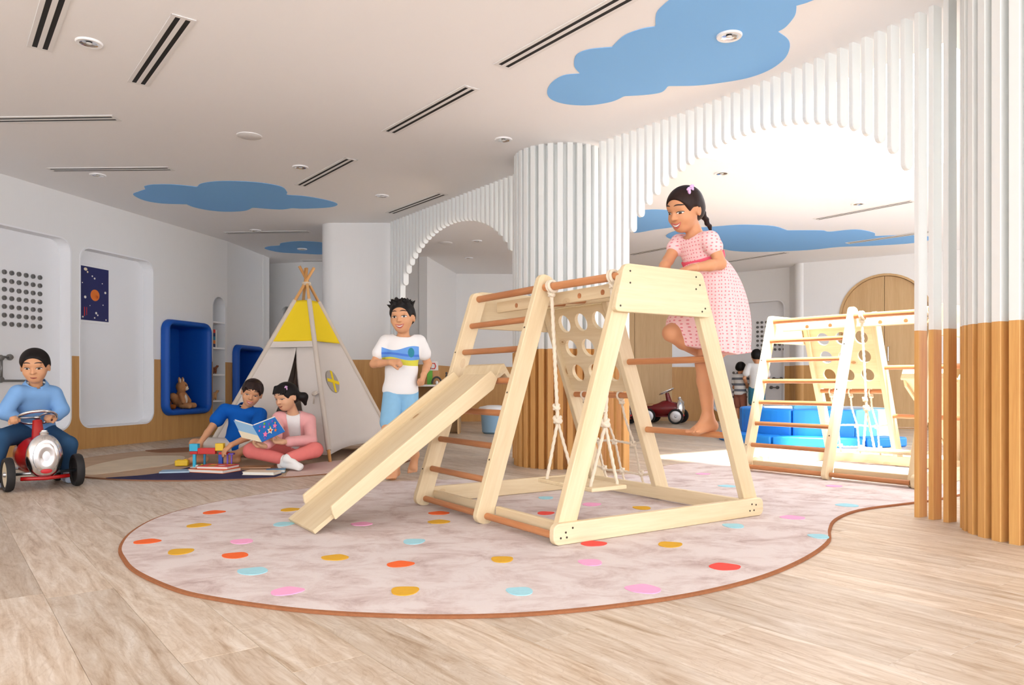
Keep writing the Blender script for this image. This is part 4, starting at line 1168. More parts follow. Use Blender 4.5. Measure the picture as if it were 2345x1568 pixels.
# ------------------------------------------------------------------ hands and feet
def hand(vol, wr, d, n, side, curl=0.5, sc=1.0, thumb_out=0.6, k=.006):
    """d: pointing direction, n: direction the palm faces, side: +1 when the thumb lies towards cross(d, n)"""
    d = nrm(d); n = np.array(n, float); n = nrm(n - d * np.dot(n, d)); l = np.cross(d, n) * side      # l: towards the thumb
    wr = np.array(wr, float); ln = .056 * sc
    offs = (.021, .0075, -.0065, -.020); lens = (.047, .052, .048, .038)
    kn = [wr + d * (ln + (.004, .008, .005, -.002)[i] * sc) + l * offs[i] * sc for i in range(4)]
    for i in range(4): vol.cone(wr + l * offs[i] * .55 * sc + d * .004, kn[i], .0125 * sc, .0105 * sc, .014)
    cl = curl if hasattr(curl, '__len__') else [curl] * 4
    for i in range(4):
        p = kn[i]; a = 0.0; r = (.0085, .0088, .0084, .0075)[i] * sc
        for j, f in enumerate((.46, .31, .25)):
            a += cl[i] * (.75, 1.0, .7)[j]
            q = p + (d * math.cos(a) + n * math.sin(a)) * lens[i] * f * sc
            vol.cone(p, q, r, r * .9, k * .6); p = q; r *= .9
    tb = wr + d * .014 * sc + l * .014 * sc + n * .004
    t1 = tb + nrm(l * thumb_out + d * .8 + n * .35) * .030 * sc; t2 = t1 + nrm(l * thumb_out * .3 + d * .8 + n * (.3 + .4 * np.mean(cl))) * .028 * sc
    vol.cone(tb, t1, .0125 * sc, .010 * sc, .010); vol.cone(t1, t2, .0098 * sc, .0078 * sc, k * .6)
def foot(vol, an, d, up, sc=1.0, toes=True, curl=0.0):
    d = nrm(d); up = np.array(up, float); up = nrm(up - d * np.dot(up, d)); l = np.cross(d, up); an = np.array(an, float)
    heel = an - up * .040 * sc - d * .022 * sc; ball = an - up * .048 * sc + d * .085 * sc
    vol.cone(an, heel, .027 * sc, .026 * sc, .02); vol.cone(an + d * .01, ball + up * .004, .027 * sc, .017 * sc, .025)
    vol.cone(heel, ball, .024 * sc, .018 * sc, .02)
    for s in (-1, 1): vol.cone(heel + d * .03, ball + l * s * .018 * sc, .016 * sc, .014 * sc, .02)
    if toes:
        for i in range(5):
            p = ball + l * (.027 - .0135 * i) * sc + d * .006 * sc; q = p + (d * math.cos(curl) - up * math.sin(curl)) * (.030 - .003 * i) * sc
            vol.cone(p, q, (.0105 - .0008 * i) * sc, (.0085 - .0008 * i) * sc, .004)
def torso(vol, J, infl=0.0, k=.03, sc=1.0):
    pel, nk = J['pelvis'], J['neck']; up = nrm(nk - pel); rt = J['shR'] - J['shL']; rt = nrm(rt - up * np.dot(rt, up)); fw = np.cross(up, rt); R = np.array([rt, fw, up])
    L = np.linalg.norm(nk - pel); g = infl
    vol.ell(lerp(pel, nk, .70), np.array([.108 * sc + g, .073 * sc + g, L * .30 + g]), R, k)
    vol.ell(lerp(pel, nk, .36), np.array([.098 * sc + g, .074 * sc + g, L * .32 + g]), R, k)
    vol.ell(pel, np.array([.104 * sc + g, .082 * sc + g, .075 * sc + g]), R, k)
    vol.cone(lerp(J['shL'], J['shR'], .06), lerp(J['shL'], J['shR'], .94), .036 * sc + g, None, k)
    return R
def skeleton_body(J, H, headR, hands, feet, sc=1.0, legs=True):
    v = Vol(); torso(v, J, -.006, sc=sc)
    P = head_prims(v, J['head'], headR, H)
    v.cone(J['neck'] - nrm(J['neck'] - J['pelvis']) * .02, P(0, -.10, -.22), .040 * sc, .036 * sc, .02)
    for s in 'LR':
        v.cone(J['sh' + s], J['el' + s], .034 * sc, .027 * sc, .015); v.cone(J['el' + s], lerp(J['el' + s], J['wr' + s], .4), .0275 * sc, .0265 * sc, .01)
        v.cone(lerp(J['el' + s], J['wr' + s], .4), J['wr' + s], .0265 * sc, .0185 * sc, .01)
        v.cone(J['hip' + s], J['kn' + s], .060 * sc, .042 * sc, .02); m = lerp(J['kn' + s], J['an' + s], .33)
        v.cone(J['kn' + s], m, .041 * sc, .041 * sc, .012); v.cone(m, J['an' + s], .041 * sc, .025 * sc, .012)
        if s in hands: hand(v, J['wr' + s], *hands[s], sc=sc)
        if s in feet: foot(v, J['an' + s], *feet[s], sc=sc)
    return v
def shirt(J, sc=1.0, infl=.012, sleeve=.5, hem=-.04, sl_r=(.046, .05), neck_r=.058, sleeves=True):
    v = Vol(); torso(v, J, infl, sc=sc); up = nrm(J['neck'] - J['pelvis'])
    if hem < 0: v.cone(J['pelvis'] + up * .05, J['pelvis'] + up * (hem - .02), .09 * sc + infl, .10 * sc + infl, .03, flat=(np.cross(up, nrm(J['shR'] - J['shL'])), .78))
    v.plane(J['pelvis'] + up * hem, -up)
    v.ell(J['neck'] + up * .035, (neck_r * sc,) * 3, None, .006, 's')
    if sleeves:
        for s in 'LR':
            a, e, w_ = J['sh' + s], J['el' + s], J['wr' + s]
            u = Vol()
            if sleeve <= 1: end = lerp(a, e, sleeve); v.cone(a, end, sl_r[0] * sc, sl_r[1] * sc, .015)
            else: v.cone(a, e, sl_r[0] * sc, sl_r[1] * .86 * sc, .015); v.cone(e, lerp(e, w_, sleeve - 1), sl_r[1] * .86 * sc, sl_r[1] * .74 * sc, .012)
    return v
def sleeve_cut(v, J, s, f):
    a, e, w_ = J['sh' + s], J['el' + s], J['wr' + s]
    return v
def trousers(J, sc=1.0, infl=.012, leg=.5, waist=.06, rr=None):
    v = Vol(); up = nrm(J['neck'] - J['pelvis']); rt = J['shR'] - J['shL']; rt = nrm(rt - up * np.dot(rt, up)); R = np.array([rt, np.cross(up, rt), up])
    v.ell(J['pelvis'], np.array([.104 * sc + infl, .084 * sc + infl, .085 * sc + infl]), R, .02)
    for s in 'LR':
        h_, k_, a_ = J['hip' + s], J['kn' + s], J['an' + s]
        if leg <= 1: v.cone(h_, lerp(h_, k_, leg), .058 * sc + infl, .050 * sc + infl, .010)
        else: v.cone(h_, k_, .060 * sc + infl, .044 * sc + infl, .02); v.cone(k_, lerp(k_, a_, leg - 1), .044 * sc + infl, .030 * sc + infl, .015)
    return v
def person(name, label, J, H, Rh, hands, feet, hs, hmat, smat, fc, res=.0045, sc=1.0, base=None):
    base = np.array(base if base is not None else J['pelvis'], float)
    t = thing(name, label, 'person', base)
    J = {k: np.array(q, float) for k, q in J.items()}
    skeleton_body(J, H, Rh, hands, feet, sc).build('body', smat, t, res, base, 2)
    hair(t, J['head'], Rh, H, base, hs, hmat, res)
    if fc is not None: face(t, J['head'], Rh, H, base, **fc)
    return t, J, base
def head_rot(fwd, roll=0.0):
    f = nrm(fwd); up = V3(0, 0, 1); r = nrm(np.cross(f, up)); u = np.cross(r, f)
    c, s = math.cos(roll), math.sin(roll); r2 = c * r + s * u; u2 = np.cross(r2, f); return np.array([r2, f, u2])

# ---- girl climbing
J = dict(head=at(1567, 480, 3.63), neck=at(1593, 537, 3.665), pelvis=at(1640, 690, 3.73),
         shL=at(1628, 549, 3.565), elL=at(1650, 604, 3.545), wrL=at(1588, 613, 3.455),
         shR=at(1553, 556, 3.755), elR=at(1530, 596, 3.71), wrR=at(1510, 630, 3.61),
         hipL=at(1648, 700, 3.67), knL=at(1612, 832, 3.66), anL=at(1622, 958, 3.69),
         hipR=at(1622, 700, 3.78), knR=at(1537, 762, 3.62), anR=at(1622, 818, 3.78))
Rh = head_rot((-0.74, -0.56, -0.36), 0.10)
INN = np.array([-VF[0], -VF[1], 0])
girl, JG, gb = person('person', 'girl in pink dotted dress climbing the pine frame, barefoot on a rung', J, .208, Rh,
    dict(L=(INN + V3(0, 0, -.25), V3(0, 0, -1), -1, .55), R=(V3(-.5, -.2, -.8), INN * .2 + V3(.3, .5, -.6), 1, .75)),
    dict(L=(INN * .9 + np.array([UF[0], UF[1], 0]) * .1 + V3(0, 0, -.12), V3(0, 0, 1)), R=(V3(.8, .5, -.35), V3(.2, -.3, -.8))),
    'braid', 'hair_brown', 'skin_tan', dict(eye_open=.55, smile=.075, mouth_open=.06, mouth_w=.135, look=(0, -.8)), res=.004, base=at(1626, 985, 3.69))
v = shirt(JG, infl=.008, sleeve=.30, hem=.085, sl_r=(.040, .044), neck_r=.070); v.build('bodice', 'dress_dots', girl, .0045, gb)
def skirt(J, o):
    """flared skirt falling from the high waist, draped over the raised thigh"""
    up = nrm(J['neck'] - J['pelvis']); rt = nrm(J['shR'] - J['shL']); rt = nrm(rt - up * np.dot(rt, up)); fw = np.cross(up, rt)
    top = lerp(J['pelvis'], J['neck'], .60); mid = J['pelvis'] + V3(.035, .01, -.01); low = at(1638, 806, 3.70)
    v = Vol(); ax = low - top; L = np.linalg.norm(ax); ax = ax / L
    def f(X):
        q = X - top; t = np.clip((q @ ax) / L, -.05, 1.05); tt = np.clip(t, 0, 1)
        c = (1 - tt)[..., None] ** 2 * top + (2 * tt * (1 - tt))[..., None] * mid + (tt * tt)[..., None] * low
        d = X - c; x = d @ rt; y = d @ fw; z = (q @ ax) - t * L
        a = np.arctan2(y, x); fold = 1 + tt * (.055 * np.sin(9 * a + 1.0) + .03 * np.sin(15 * a + 2))
        ra = (.096 + .085 * np.sqrt(tt) * (1.1 - .25 * tt)) * fold; rb = (.078 + .095 * np.sqrt(tt) * (1.1 - .25 * tt)) * fold
        return np.maximum((np.sqrt((x / ra) ** 2 + (y / rb) ** 2) - 1) * np.minimum(ra, rb) * .8, np.abs(z) - .001)
    v.ops.append(('u', f, np.minimum(top, low) - .24, np.maximum(top, low) + .24, .01))
    th0, th1 = J['hipR'], lerp(J['hipR'], J['knR'], .72)
    v.cone(th0, th1, .092, .078, .05); v.cone(lerp(th0, th1, .5) + V3(.01, 0, -.045), th1 + V3(.035, .0, -.06), .07, .045, .05)
    v.cone(lerp(J['hipL'], J['knL'], .1), lerp(J['hipL'], J['knL'], .72), .085, .08, .04)
    v.plane(low + V3(0, 0, -.005), nrm(ax + V3(-.35, 0, -.1)), .006)
    v.build('skirt', 'dress_dots', girl, .0045, o)
    s = Vol(); torso(s, J, .0165); s.plane(lerp(J['pelvis'], J['neck'], .68), up, .004); s.plane(lerp(J['pelvis'], J['neck'], .575), -up, .004)
    s.build('sash', 'cloth_belt', girl, .004, o, 1)
skirt(JG, gb)
def clip(root, c, R, H, o, pts, mat='toy_pinky', nm='hair_clip'):
    for x, y, z in pts:
        p = np.array(c) + H * (x * R[0] + y * R[1] + z * R[2]) - np.array(o)
        b = MB(); b.ell(p, (.008, .008, .014), R); b.ell(p + R[2] * .014, (.007, .007, .007), R); b.ell(p + R[2] * .011 + R[1] * .009, (.006, .006, .006), R); b.ell(p + R[2] * .011 - R[1] * .009, (.006, .006, .006), R); b.build(nm, mat, root, smooth=True)
plain('clip_lilac', S(226, 180, 226), .4)
clip(girl, JG['head'], Rh, .208, gb, [(-.30, .10, .42), (-.27, -.06, .45)], 'clip_lilac')

# ---- running boy
J = dict(head=at(921, 726, 5.0), neck=at(924, 766, 5.03), pelvis=at(917, 892, 5.05),
         shR=at(883, 783, 5.03), elR=at(856, 833, 4.98), wrR=at(894, 829, 4.88), shL=at(961, 783, 5.06), elL=at(980, 833, 5.12), wrL=at(970, 858, 5.04),
         hipR=at(901, 900, 5.04), knR=at(889, 982, 4.88), anR=at(905, 1070, 5.08), hipL=at(935, 900, 5.06), knL=at(937, 978, 4.98), anL=at(950, 1040, 5.22))
Rh = head_rot((-.12, -1, -.06), -.06)
boy, JB, bb_ = person('person', 'running boy with spiky hair in white wave-print tee and light blue shorts', J, .212, Rh,
    dict(R=(V3(1, -.25, .02), V3(.1, .6, -.9), -1, 1.35), L=(V3(-.1, -.35, -.7), V3(-.9, .1, 0), 1, 1.45)),
    dict(R=(V3(-.1, -1, -.1), V3(0, 0, 1)), L=(V3(-.1, -.5, -.9), V3(.1, -.9, .5))), 'spiky', 'hair_black', 'skin_warm',
    dict(eye_open=.75, smile=.06, mouth_open=.055, mouth_w=.135), base=V3(at(905, 1085, 5.05)[0], 5.05, FZ))
shirt(JB, infl=.014, sleeve=.52, hem=-.025, sl_r=(.046, .050), neck_r=.074).build('tee_shirt', 'cloth_wave_tee', boy, .005, bb_)
trousers(JB, infl=.012, leg=.82).build('shorts', 'cloth_short_blue', boy, .005, bb_)

# ---- reading boy in blue polo
J = dict(head=at(577, 899, 5.95), neck=at(562, 937, 6.03), pelvis=at(545, 1018, 6.12),
         shR=at(514, 938, 6.03), elR=at(487, 975, 5.93), wrR=at(458, 1014, 5.80), shL=at(597, 948, 5.99), elL=at(588, 992, 5.80), wrL=at(530, 1018, 5.62),
         hipR=at(522, 1022, 6.08), knR=at(446, 1016, 5.98), anR=at(462, 1040, 5.84), hipL=at(568, 1022, 6.06), knL=at(600, 1012, 5.92), anL=at(535, 1042, 5.82))
Rh = head_rot((.26, -.92, -.26), .24)
b2p, JB2, b2b = person('person', 'sitting boy in blue polo shirt looking into the picture book', J, .208, Rh,
    dict(R=(V3(-.15, -.3, -.8), V3(.6, -.5, .2), 1, .45), L=(V3(-.7, -.5, -.75), V3(.2, .3, -.8), -1, .45)),
    dict(R=(V3(-.9, -.3, -.05), V3(0, -.4, 1)), L=(V3(-.95, -.2, -.05), V3(0, -.4, 1))), 'bowl', 'hair_brown', 'skin_warm',
    dict(eye_open=.35, smile=.06, mouth_open=.045, mouth_w=.125, look=(.2, -.8)), base=V3(at(545, 1018, 6.12)[0], 6.1, 0))
shirt(JB2, infl=.014, sleeve=.62, hem=-.02, sl_r=(.050, .058), neck_r=.054).build('polo_shirt', 'cloth_polo_blue', b2p, .005, b2b)
def collar(root, J, R, o, mat, r=.054):
    up = nrm(J['neck'] - J['pelvis']); rt = nrm(J['shR'] - J['shL']); rt = nrm(rt - up * np.dot(rt, up)); fw = np.cross(up, rt); c = J['neck'] + up * .020
    b = MB()
    def fn(u, w_):
        a = math.radians(100 + 340 * u); rr = r + .020 * w_; return c + rt * rr * math.cos(a) + fw * rr * .92 * math.sin(a) + up * (.018 - .030 * w_) - (fw * 0) - np.array(o) + (up * -.02 * max(0, math.sin(a)))
    b.grid(fn, 28, 4); sol(b.build('collar', mat, root, smooth=True), .004)
collar(b2p, JB2, Rh, b2b, 'cloth_polo_blue')
trousers(JB2, infl=.012, leg=.62).build('shorts', 'cloth_cream', b2p, .005, b2b)

# ---- reading girl in pink
J = dict(head=at(655, 908, 5.72), neck=at(672, 945, 5.80), pelvis=at(682, 1027, 5.90),
         shR=at(638, 957, 5.77), elR=at(632, 1000, 5.62), wrR=at(607, 1021, 5.48), shL=at(709, 962, 5.83), elL=at(712, 1008, 5.70), wrL=at(648, 1012, 5.50),
         hipR=at(660, 1030, 5.86), knR=at(575, 1032, 5.58), anR=at(650, 1052, 5.50), hipL=at(705, 1032, 5.88), knL=at(722, 1030, 5.55), anL=at(658, 1050, 5.40))
Rh = head_rot((-.46, -.84, -.28), -.05)
g2, JG2, g2b = person('person', 'sitting girl in pink cardigan and coral trousers holding the picture book', J, .205, Rh,
    dict(R=(V3(-.6, -.3, .1), V3(.2, -.3, .9), -1, .7), L=(V3(-.9, -.25, .1), V3(.2, -.2, .8), 1, .7)), {},
    'pony', 'hair_black', 'skin_light', dict(eye_open=.3, smile=.03, mouth_open=0.0, mouth_w=.095, look=(0, -.9)), base=V3(at(682, 1027, 5.9)[0], 5.88, 0))
shirt(JG2, infl=.010, hem=-.02, sleeves=False, neck_r=.062).build('white_top', 'cloth_white', g2, .005, g2b)
v = shirt(JG2, infl=.017, sleeve=1.78, hem=-.03, sl_r=(.049, .052), neck_r=.066)
up = nrm(JG2['neck'] - JG2['pelvis']); rt = nrm(JG2['shR'] - JG2['shL']); fw = np.cross(up, nrm(rt - up * np.dot(rt, up)))
v.cone(JG2['neck'] + fw * .055 + up * .01, lerp(JG2['pelvis'], JG2['neck'], -.1) + fw * .11, .052, .030, .004, 's')
v.build('cardigan', 'cloth_pink', g2, .005, g2b)
trousers(JG2, infl=.012, leg=1.9).build('trousers', 'cloth_coral', g2, .005, g2b)
for s, dv in (('R', V3(.9, -.2, -.02)), ('L', V3(.95, -.15, -.12))):
    v = Vol(); foot(v, JG2['an' + s], dv, V3(0, -.35, 1), 1.12, toes=False); v.cone(JG2['an' + s], lerp(JG2['an' + s], JG2['kn' + s], .15), .032, .03, .01); v.build('sock', 'cloth_sock', g2, .005, g2b)
clip(g2, JG2['head'], Rh, .205, g2b, [(-.31, .17, .36)], 'clip_lilac')

# ---- toddler on the ride-on car
J = dict(head=at(80, 838, 4.72), neck=at(82, 884, 4.79), pelvis=at(80, 983, 4.92),
         shR=at(40, 900, 4.70), elR=at(10, 944, 4.66), wrR=at(36, 957, 4.70), shL=at(124, 902, 4.87), elL=at(141, 938, 4.88), wrL=at(127, 954, 4.84),
         hipR=at(57, 990, 4.85), knR=at(2, 1003, 4.62), anR=V3(-3.215, 4.60, .068), hipL=at(101, 990, 4.96), knL=at(155, 1018, 4.84), anL=V3(-2.930, 4.902, .068))
Rh = head_rot((.40, -.88, -.24), -.03)
td, JT, tb_ = person('person', 'small boy in light blue collared shirt riding the red toy car', J, .208, Rh,
    dict(R=(V3(.45, -.75, .05), V3(.1, .1, -.95), -1, 1.2), L=(V3(-.15, -.95, .05), V3(-.1, .1, -.95), 1, 1.2)), {}, 'short', 'hair_black', 'skin_warm',
    dict(eye_open=.62, smile=.012, mouth_open=0.0, mouth_w=.085, look=(0, -.6)), base=V3(at(80, 992, 4.92)[0], 4.92, FZ))
shirt(JT, infl=.016, sleeve=1.80, hem=-.05, sl_r=(.050, .053), neck_r=.055).build('shirt', 'cloth_shirt_sky', td, .005, np.array(tb_))
collar(td, JT, Rh, tb_, 'cloth_shirt_sky')
trousers(JT, infl=.013, leg=1.96).build('jeans', 'cloth_jeans', td, .005, tb_)
for s in 'LR':
    v = Vol(); foot(v, JT['an' + s], V3(.70, -.71, 0), V3(0, 0, 1), 1.1, toes=False); v.plane((0, 0, FZ + .001), (0, 0, -1)); v.build('sock', 'cloth_shirt_pale', td, .005, tb_)

# ---- two boys at the far wall
def standing(name, label, x, d, ht, face_dir, arms, tee, pants, style='short'):
    k = ht / 1.2; z0 = FZ; f = nrm((face_dir[0], face_dir[1], 0)); r = np.cross(f, (0, 0, 1)); c = V3(x, d, z0)
    def q(a, b, z): return c + r * a * k + f * b * k + V3(0, 0, z * k)
    J = dict(head=q(0, .03, 1.085), neck=q(0, 0, .965), pelvis=q(0, 0, .60), shL=q(-.125, 0, .925), shR=q(.125, 0, .925),
             elL=q(*arms[0]), wrL=q(*arms[1]), elR=q(*arms[2]), wrR=q(*arms[3]),
             hipL=q(-.055, 0, .57), hipR=q(.055, 0, .57), knL=q(-.065, .01, .32), knR=q(.07, .01, .32), anL=q(-.07, -.01, .075), anR=q(.08, -.01, .075))
    Rh = head_rot((face_dir[0], face_dir[1], -.15))
    p, J, b = person(name, label, J, .205 * (k * .5 + .5), Rh, dict(L=(J['wrL'] - J['elL'], f, 1, .5), R=(J['wrR'] - J['elR'], f, -1, .5)), {}, style, 'hair_black', 'skin_tan', dict(smile=.01, mouth_open=0), res=.007, sc=k, base=c)
    shirt(J, sc=k, infl=.014, sleeve=.6, hem=-.03, sl_r=(.048, .054)).build('tee_shirt', tee, p, .007, b)
    trousers(J, sc=k, infl=.014, leg=.85).build('shorts', pants, p, .007, b)
    for s in 'LR':
        v = Vol(); foot(v, J['an' + s], f, V3(0, 0, 1), 1.25 * k, toes=False); v.plane(c + V3(0, 0, .001), (0, 0, -1)); v.build('shoe', 'cloth_grey_stripe', p, .007, b)
    return p
standing('person', 'taller boy in white tee and teal shorts facing the peg wall', at(1733, 900, 11.5)[0], 11.5, 1.17, (.15, 1),
         ((-.19, .0, .73), (-.135, .10, .63), (.18, .02, .70), (.14, .20, .62)), 'cloth_white', 'cloth_teal')
standing('person', 'smaller boy in striped tee and brown shorts facing the peg wall', at(1695, 900, 11.75)[0], 11.75, .97, (.75, .65),
         ((-.17, .05, .70), (-.15, .22, .66), (.18, .03, .68), (.10, .18, .58)), 'cloth_stripe', 'cloth_brown')
# ------------------------------------------------------------------ left wall: play panels, poster, niches
ML = basis((TL[0], TL[1], 0), (0, 0, 1), (TL[1], -TL[0], 0), (P0[0], P0[1], 0))      # x along wall, y up, z into the room
def peg_mesh():
    m = MB(); m.lathe([(0.001, 0.004), (0.011, 0.004), (0.013, 0.012), (0.021, 0.012), (0.022, 0.0)], 14, close=False)
    me = m.mesh('peg'); me.materials.append(MATS['grey_metal']); me.polygons.foreach_set('material_index', [0] * len(me.polygons)); return me
PEG = peg_mesh()
def hub(t, x, y, z0):
    smooth_angle(MB().lathe([(0.026, z0), (0.028, z0 + .02), (0.02, z0 + .034), (0.001, z0 + .036)], 16, (x, y, 0), close=False).build('hub', 'grey_metal', t), 50)
def pipe(t, pts, z0): MB().tube([(x, y, z0 + .022) for x, y in pts], 0.010, 10).build('pipe', 'grey_metal', t, smooth=True)
Z0 = -WT - 0.002
t = thing('play_panel', 'white wall play panel with peg grid and grey pipes behind toddler', 'play panel', M=ML)
for i in range(7):
    for j in range(7):
        o = link('peg', PEG, None, t); o.matrix_local = Matrix.Translation((-0.72 + i * 0.0735, 1.165 + j * 0.0765, Z0))
for pts in ([(-.83, 1.63), (-.83, 1.53), (-.93, 1.53), (-.93, 1.5), (-.93, 1.26), (-.83, 1.26), (-.83, 1.13)], [(-.76, .87), (-.6, .87)], [(-.69, .86), (-.69, .67)], [(-.80, .66), (-.29, .66)], [(-.90, .84), (-.90, .68)]):
    pipe(t, pts, Z0); hub(t, *pts[0], Z0); hub(t, *pts[-1], Z0)
t = thing('poster', 'framed dark blue solar system poster in a white wall recess', 'poster', M=ML @ Matrix.Translation((0, 0, Z0)))
MB().bb((.155, 1.245, 0), (.565, 1.835, .012)).build('frame', 'white_plastic', t, bevel=.003)
pr = MB().bb((.178, 1.27, .012), (.545, 1.81, .0145)).build('print', 'toy_navy', t)
def disc(x, y, r, m, e=1.0, ph=0):
    MB().prism([(x + r * math.cos(a), y + r * e * math.sin(a)) for a in [2 * math.pi * k / 18 for k in range(18)]], .0145, .0155).build('printed_planet', m, pr)
disc(.365, 1.53, .058, 'toy_orange'); disc(.385, 1.515, .018, 'toy_red'); disc(.245, 1.78, .022, 'toy_cream', .7); disc(.27, 1.755, .010, 'toy_cream')
for x, y, r in ((.24, 1.50, .014), (.50, 1.57, .012), (.36, 1.70, .010), (.33, 1.72, .008), (.38, 1.35, .012), (.40, 1.33, .009), (.36, 1.30, .008), (.21, 1.30, .009), (.51, 1.29, .008), (.205, 1.64, .006), (.46, 1.66, .006), (.30, 1.42, .005), (.47, 1.44, .006)): disc(x, y, r, 'toy_paper')
MB().bb((.225, 1.31, .0145), (.235, 1.40, .0155)).build('printed_rocket', 'toy_red', pr); MB().bb((.255, 1.32, .0145), (.262, 1.40, .0155)).build('printed_rocket', 'toy_red', pr)
def niche(M, x0, x1, y0, y1, label, depth=0.34):
    """padded blue reading nook: cushioned rim and deep blue box"""
    t = thing('reading_nook', label, 'reading nook', M=M)
    outer, inner = rrect(x0 - .075, y0 - .07, x1 + .075, y1 + .065, .13, 8), rrect(x0, y0, x1, y1, .045, 8)
    n = len(outer); b = MB(); rings = []
    for f, h in ((0, 0.004), (0.04, .05), (.2, .078), (.5, .088), (.8, .078), (.97, .045), (1, -.02), (1, -depth)):
        rings.append([(o_[0] + (i_[0] - o_[0]) * f, o_[1] + (i_[1] - o_[1]) * f, h) for o_, i_ in zip(outer, inner)])
    V = [p for r in rings[:7] for p in r]; b.add(V, [(k * n + i, k * n + (i + 1) % n, (k + 1) * n + (i + 1) % n, (k + 1) * n + i) for k in range(6) for i in range(n)])
    b.build('padded_rim', 'blue_foam', t, smooth=True)
    b = MB(); V = rings[6] + rings[7]; b.add(V, [(i, (i + 1) % n, (i + 1) % n + n, i + n) for i in range(n)] + [tuple(range(n, 2 * n))]); smooth_angle(b.build('inside', 'blue_foam', t, fix=False), 50)
    return t
niche(ML, 1.262, 1.928, .335, 1.297, 'blue padded wall nook with two plush animals sitting inside')
MQ = basis((nrm(QB - QA)[0], nrm(QB - QA)[1], 0), (0, 0, 1), (nrm(QB - QA)[1], -nrm(QB - QA)[0], 0), (QA[0], QA[1], 0))
niche(MQ, .212, .878, .335, 1.075, 'blue padded wall nook half hidden behind the teepee')
def arch_shelf(M, x0, x1, y0, yt, shelves, label, depth=.22):
    t = thing('arched_shelf', label, 'shelf niche', M=M)
    ol = arch_outline(x0, x1, y0, yt); inn = inset_loop(ol, .006); n = len(ol); b = MB()
    b.add([(x, y, .003) for x, y in inn] + [(x, y, -depth) for x, y in inn], [(i, (i + 1) % n, (i + 1) % n + n, i + n) for i in range(n)] + [tuple(range(n, 2 * n))])
    smooth_angle(b.build('lining', 'niche_white', t, fix=False), 40)
    for z in shelves: MB().bb((x0 + .006, z - .011, -depth), (x1 - .006, z + .011, -.004)).build('shelf', 'white_plastic', t)
    return t
arch_shelf(ML, 2.109, 2.365, .12, 1.716, (.135, .409, .738, 1.072, 1.396), 'tall arched white shelf niche between the two blue nooks')
MB1 = basis((wb1_t[0], wb1_t[1], 0), (0, 0, 1), (wb1_t[1], -wb1_t[0], 0), (-5.25, 11.75, 0))
arch_shelf(MB1, 1.81, 1.985, 1.10, 1.79, (1.115, 1.45), 'small arched shelf niche with green plant behind the teepee', .2)
def place(M, x, y, z): return np.array(M @ Vector((x, y, z)))
# things in the arched shelves
p = place(ML, 2.20, 1.083, -.10)
t = thing('toy_box', 'striped toy box with red and teal bands on arched shelf', 'toy', M=ML @ Matrix.Translation((2.17, 1.083, -.10)))
for k, m in enumerate(('navy', 'orange', 'teal', 'navy', 'red')): MB().bb((-.05, k * .045, -.06), (.05, k * .045 + .044, .06)).build('band', 'toy_' + m, t, bevel=.003)
MB().bb((.055, 0, -.06), (.075, .22, .06)).build('white_cover', 'toy_paper', t)
def dino(M, label, mat, s=1.0):
    t = thing('toy_animal', label, 'toy', M=M)
    v = Vol(); v.ell((0, .06 * s, 0), (.055 * s, .04 * s, .035 * s), None, .02); v.cone((.04 * s, .075 * s, 0), (.085 * s, .12 * s, 0), .02 * s, .016 * s, .02); v.ell((.095 * s, .122 * s, 0), (.026 * s, .018 * s, .016 * s), None, .01); v.cone((-.04 * s, .06 * s, 0), (-.12 * s, .03 * s, 0), .02 * s, .004 * s, .02)
    for x in (-.03, .03):
        for z in (-.02, .02): v.cone((x * s, .05 * s, z * s), (x * s, .008 * s, z * s), .014 * s, .010 * s, .012)
    v.build('body', mat, t, .006, smooth=1)
    MB().ell((.105 * s, .13 * s, .014 * s), (.004, .004, .004), nu=8, nv=6).build('eye', 'rubber', t)
    for k in range(4): MB().add([(-.05 * s + k * .025 * s, .095 * s, 0), (-.03 * s + k * .025 * s, .095 * s, 0), (-.04 * s + k * .025 * s, .12 * s, 0), (-.04 * s + k * .025 * s, .095 * s, .008), (-.04 * s + k * .025 * s, .095 * s, -.008)], [(0, 2, 3), (1, 3, 2), (0, 4, 2), (1, 2, 4)]).build('spine_plate', mat, t)
    return t
plain('toy_brown', S(130, 72, 40), .6); plain('toy_sand', S(212, 160, 110), .6)
dino(ML @ Matrix.Translation((2.237, .749, -.08)), 'dark brown toy animal on the middle shelf of the arched niche', 'toy_brown', .8)
dino(ML @ Matrix.Translation((2.23, .42, -.08)), 'sandy toy animal on the lower shelf of the arched niche', 'toy_sand', .9)
dino(ML @ Matrix.Translation((2.23, .146, -.08)), 'small brown toy animal on the bottom shelf of the arched niche', 'toy_brown', .8)
plain('leaf_green', S(60, 120, 50), .6)
t = thing('potted_plant', 'small leafy green plant in the back arched shelf', 'plant', M=MB1 @ Matrix.Translation((1.88, 1.462, -.09)))
smooth_angle(MB().lathe([(.028, 0), (.038, .07), (.034, .07)], 16, ax=(0, 1, 0)).build('pot', 'white_plastic', t), 40)
for k in range(14):
    a = k * 2.4; r = .010 + .020 * random.random(); h = .10 + .12 * random.random(); dx, dz = r * math.cos(a), r * math.sin(a)
    MB().ell((dx, h, dz), (.022, .034, .010), [[math.cos(a), .3, math.sin(a)], [-.3, 1, 0], [-math.sin(a), 0, math.cos(a)]], 8, 6).build('leaf', 'leaf_green', t, smooth=True)
MB().tube([(0, .06, 0), (.005, .22, 0)], .004, 6).build('stem', 'leaf_green', t)
t = thing('storage_box', 'small dark red box in the back arched shelf below the plant', 'box', M=MB1 @ Matrix.Translation((1.87, 1.126, -.09)))
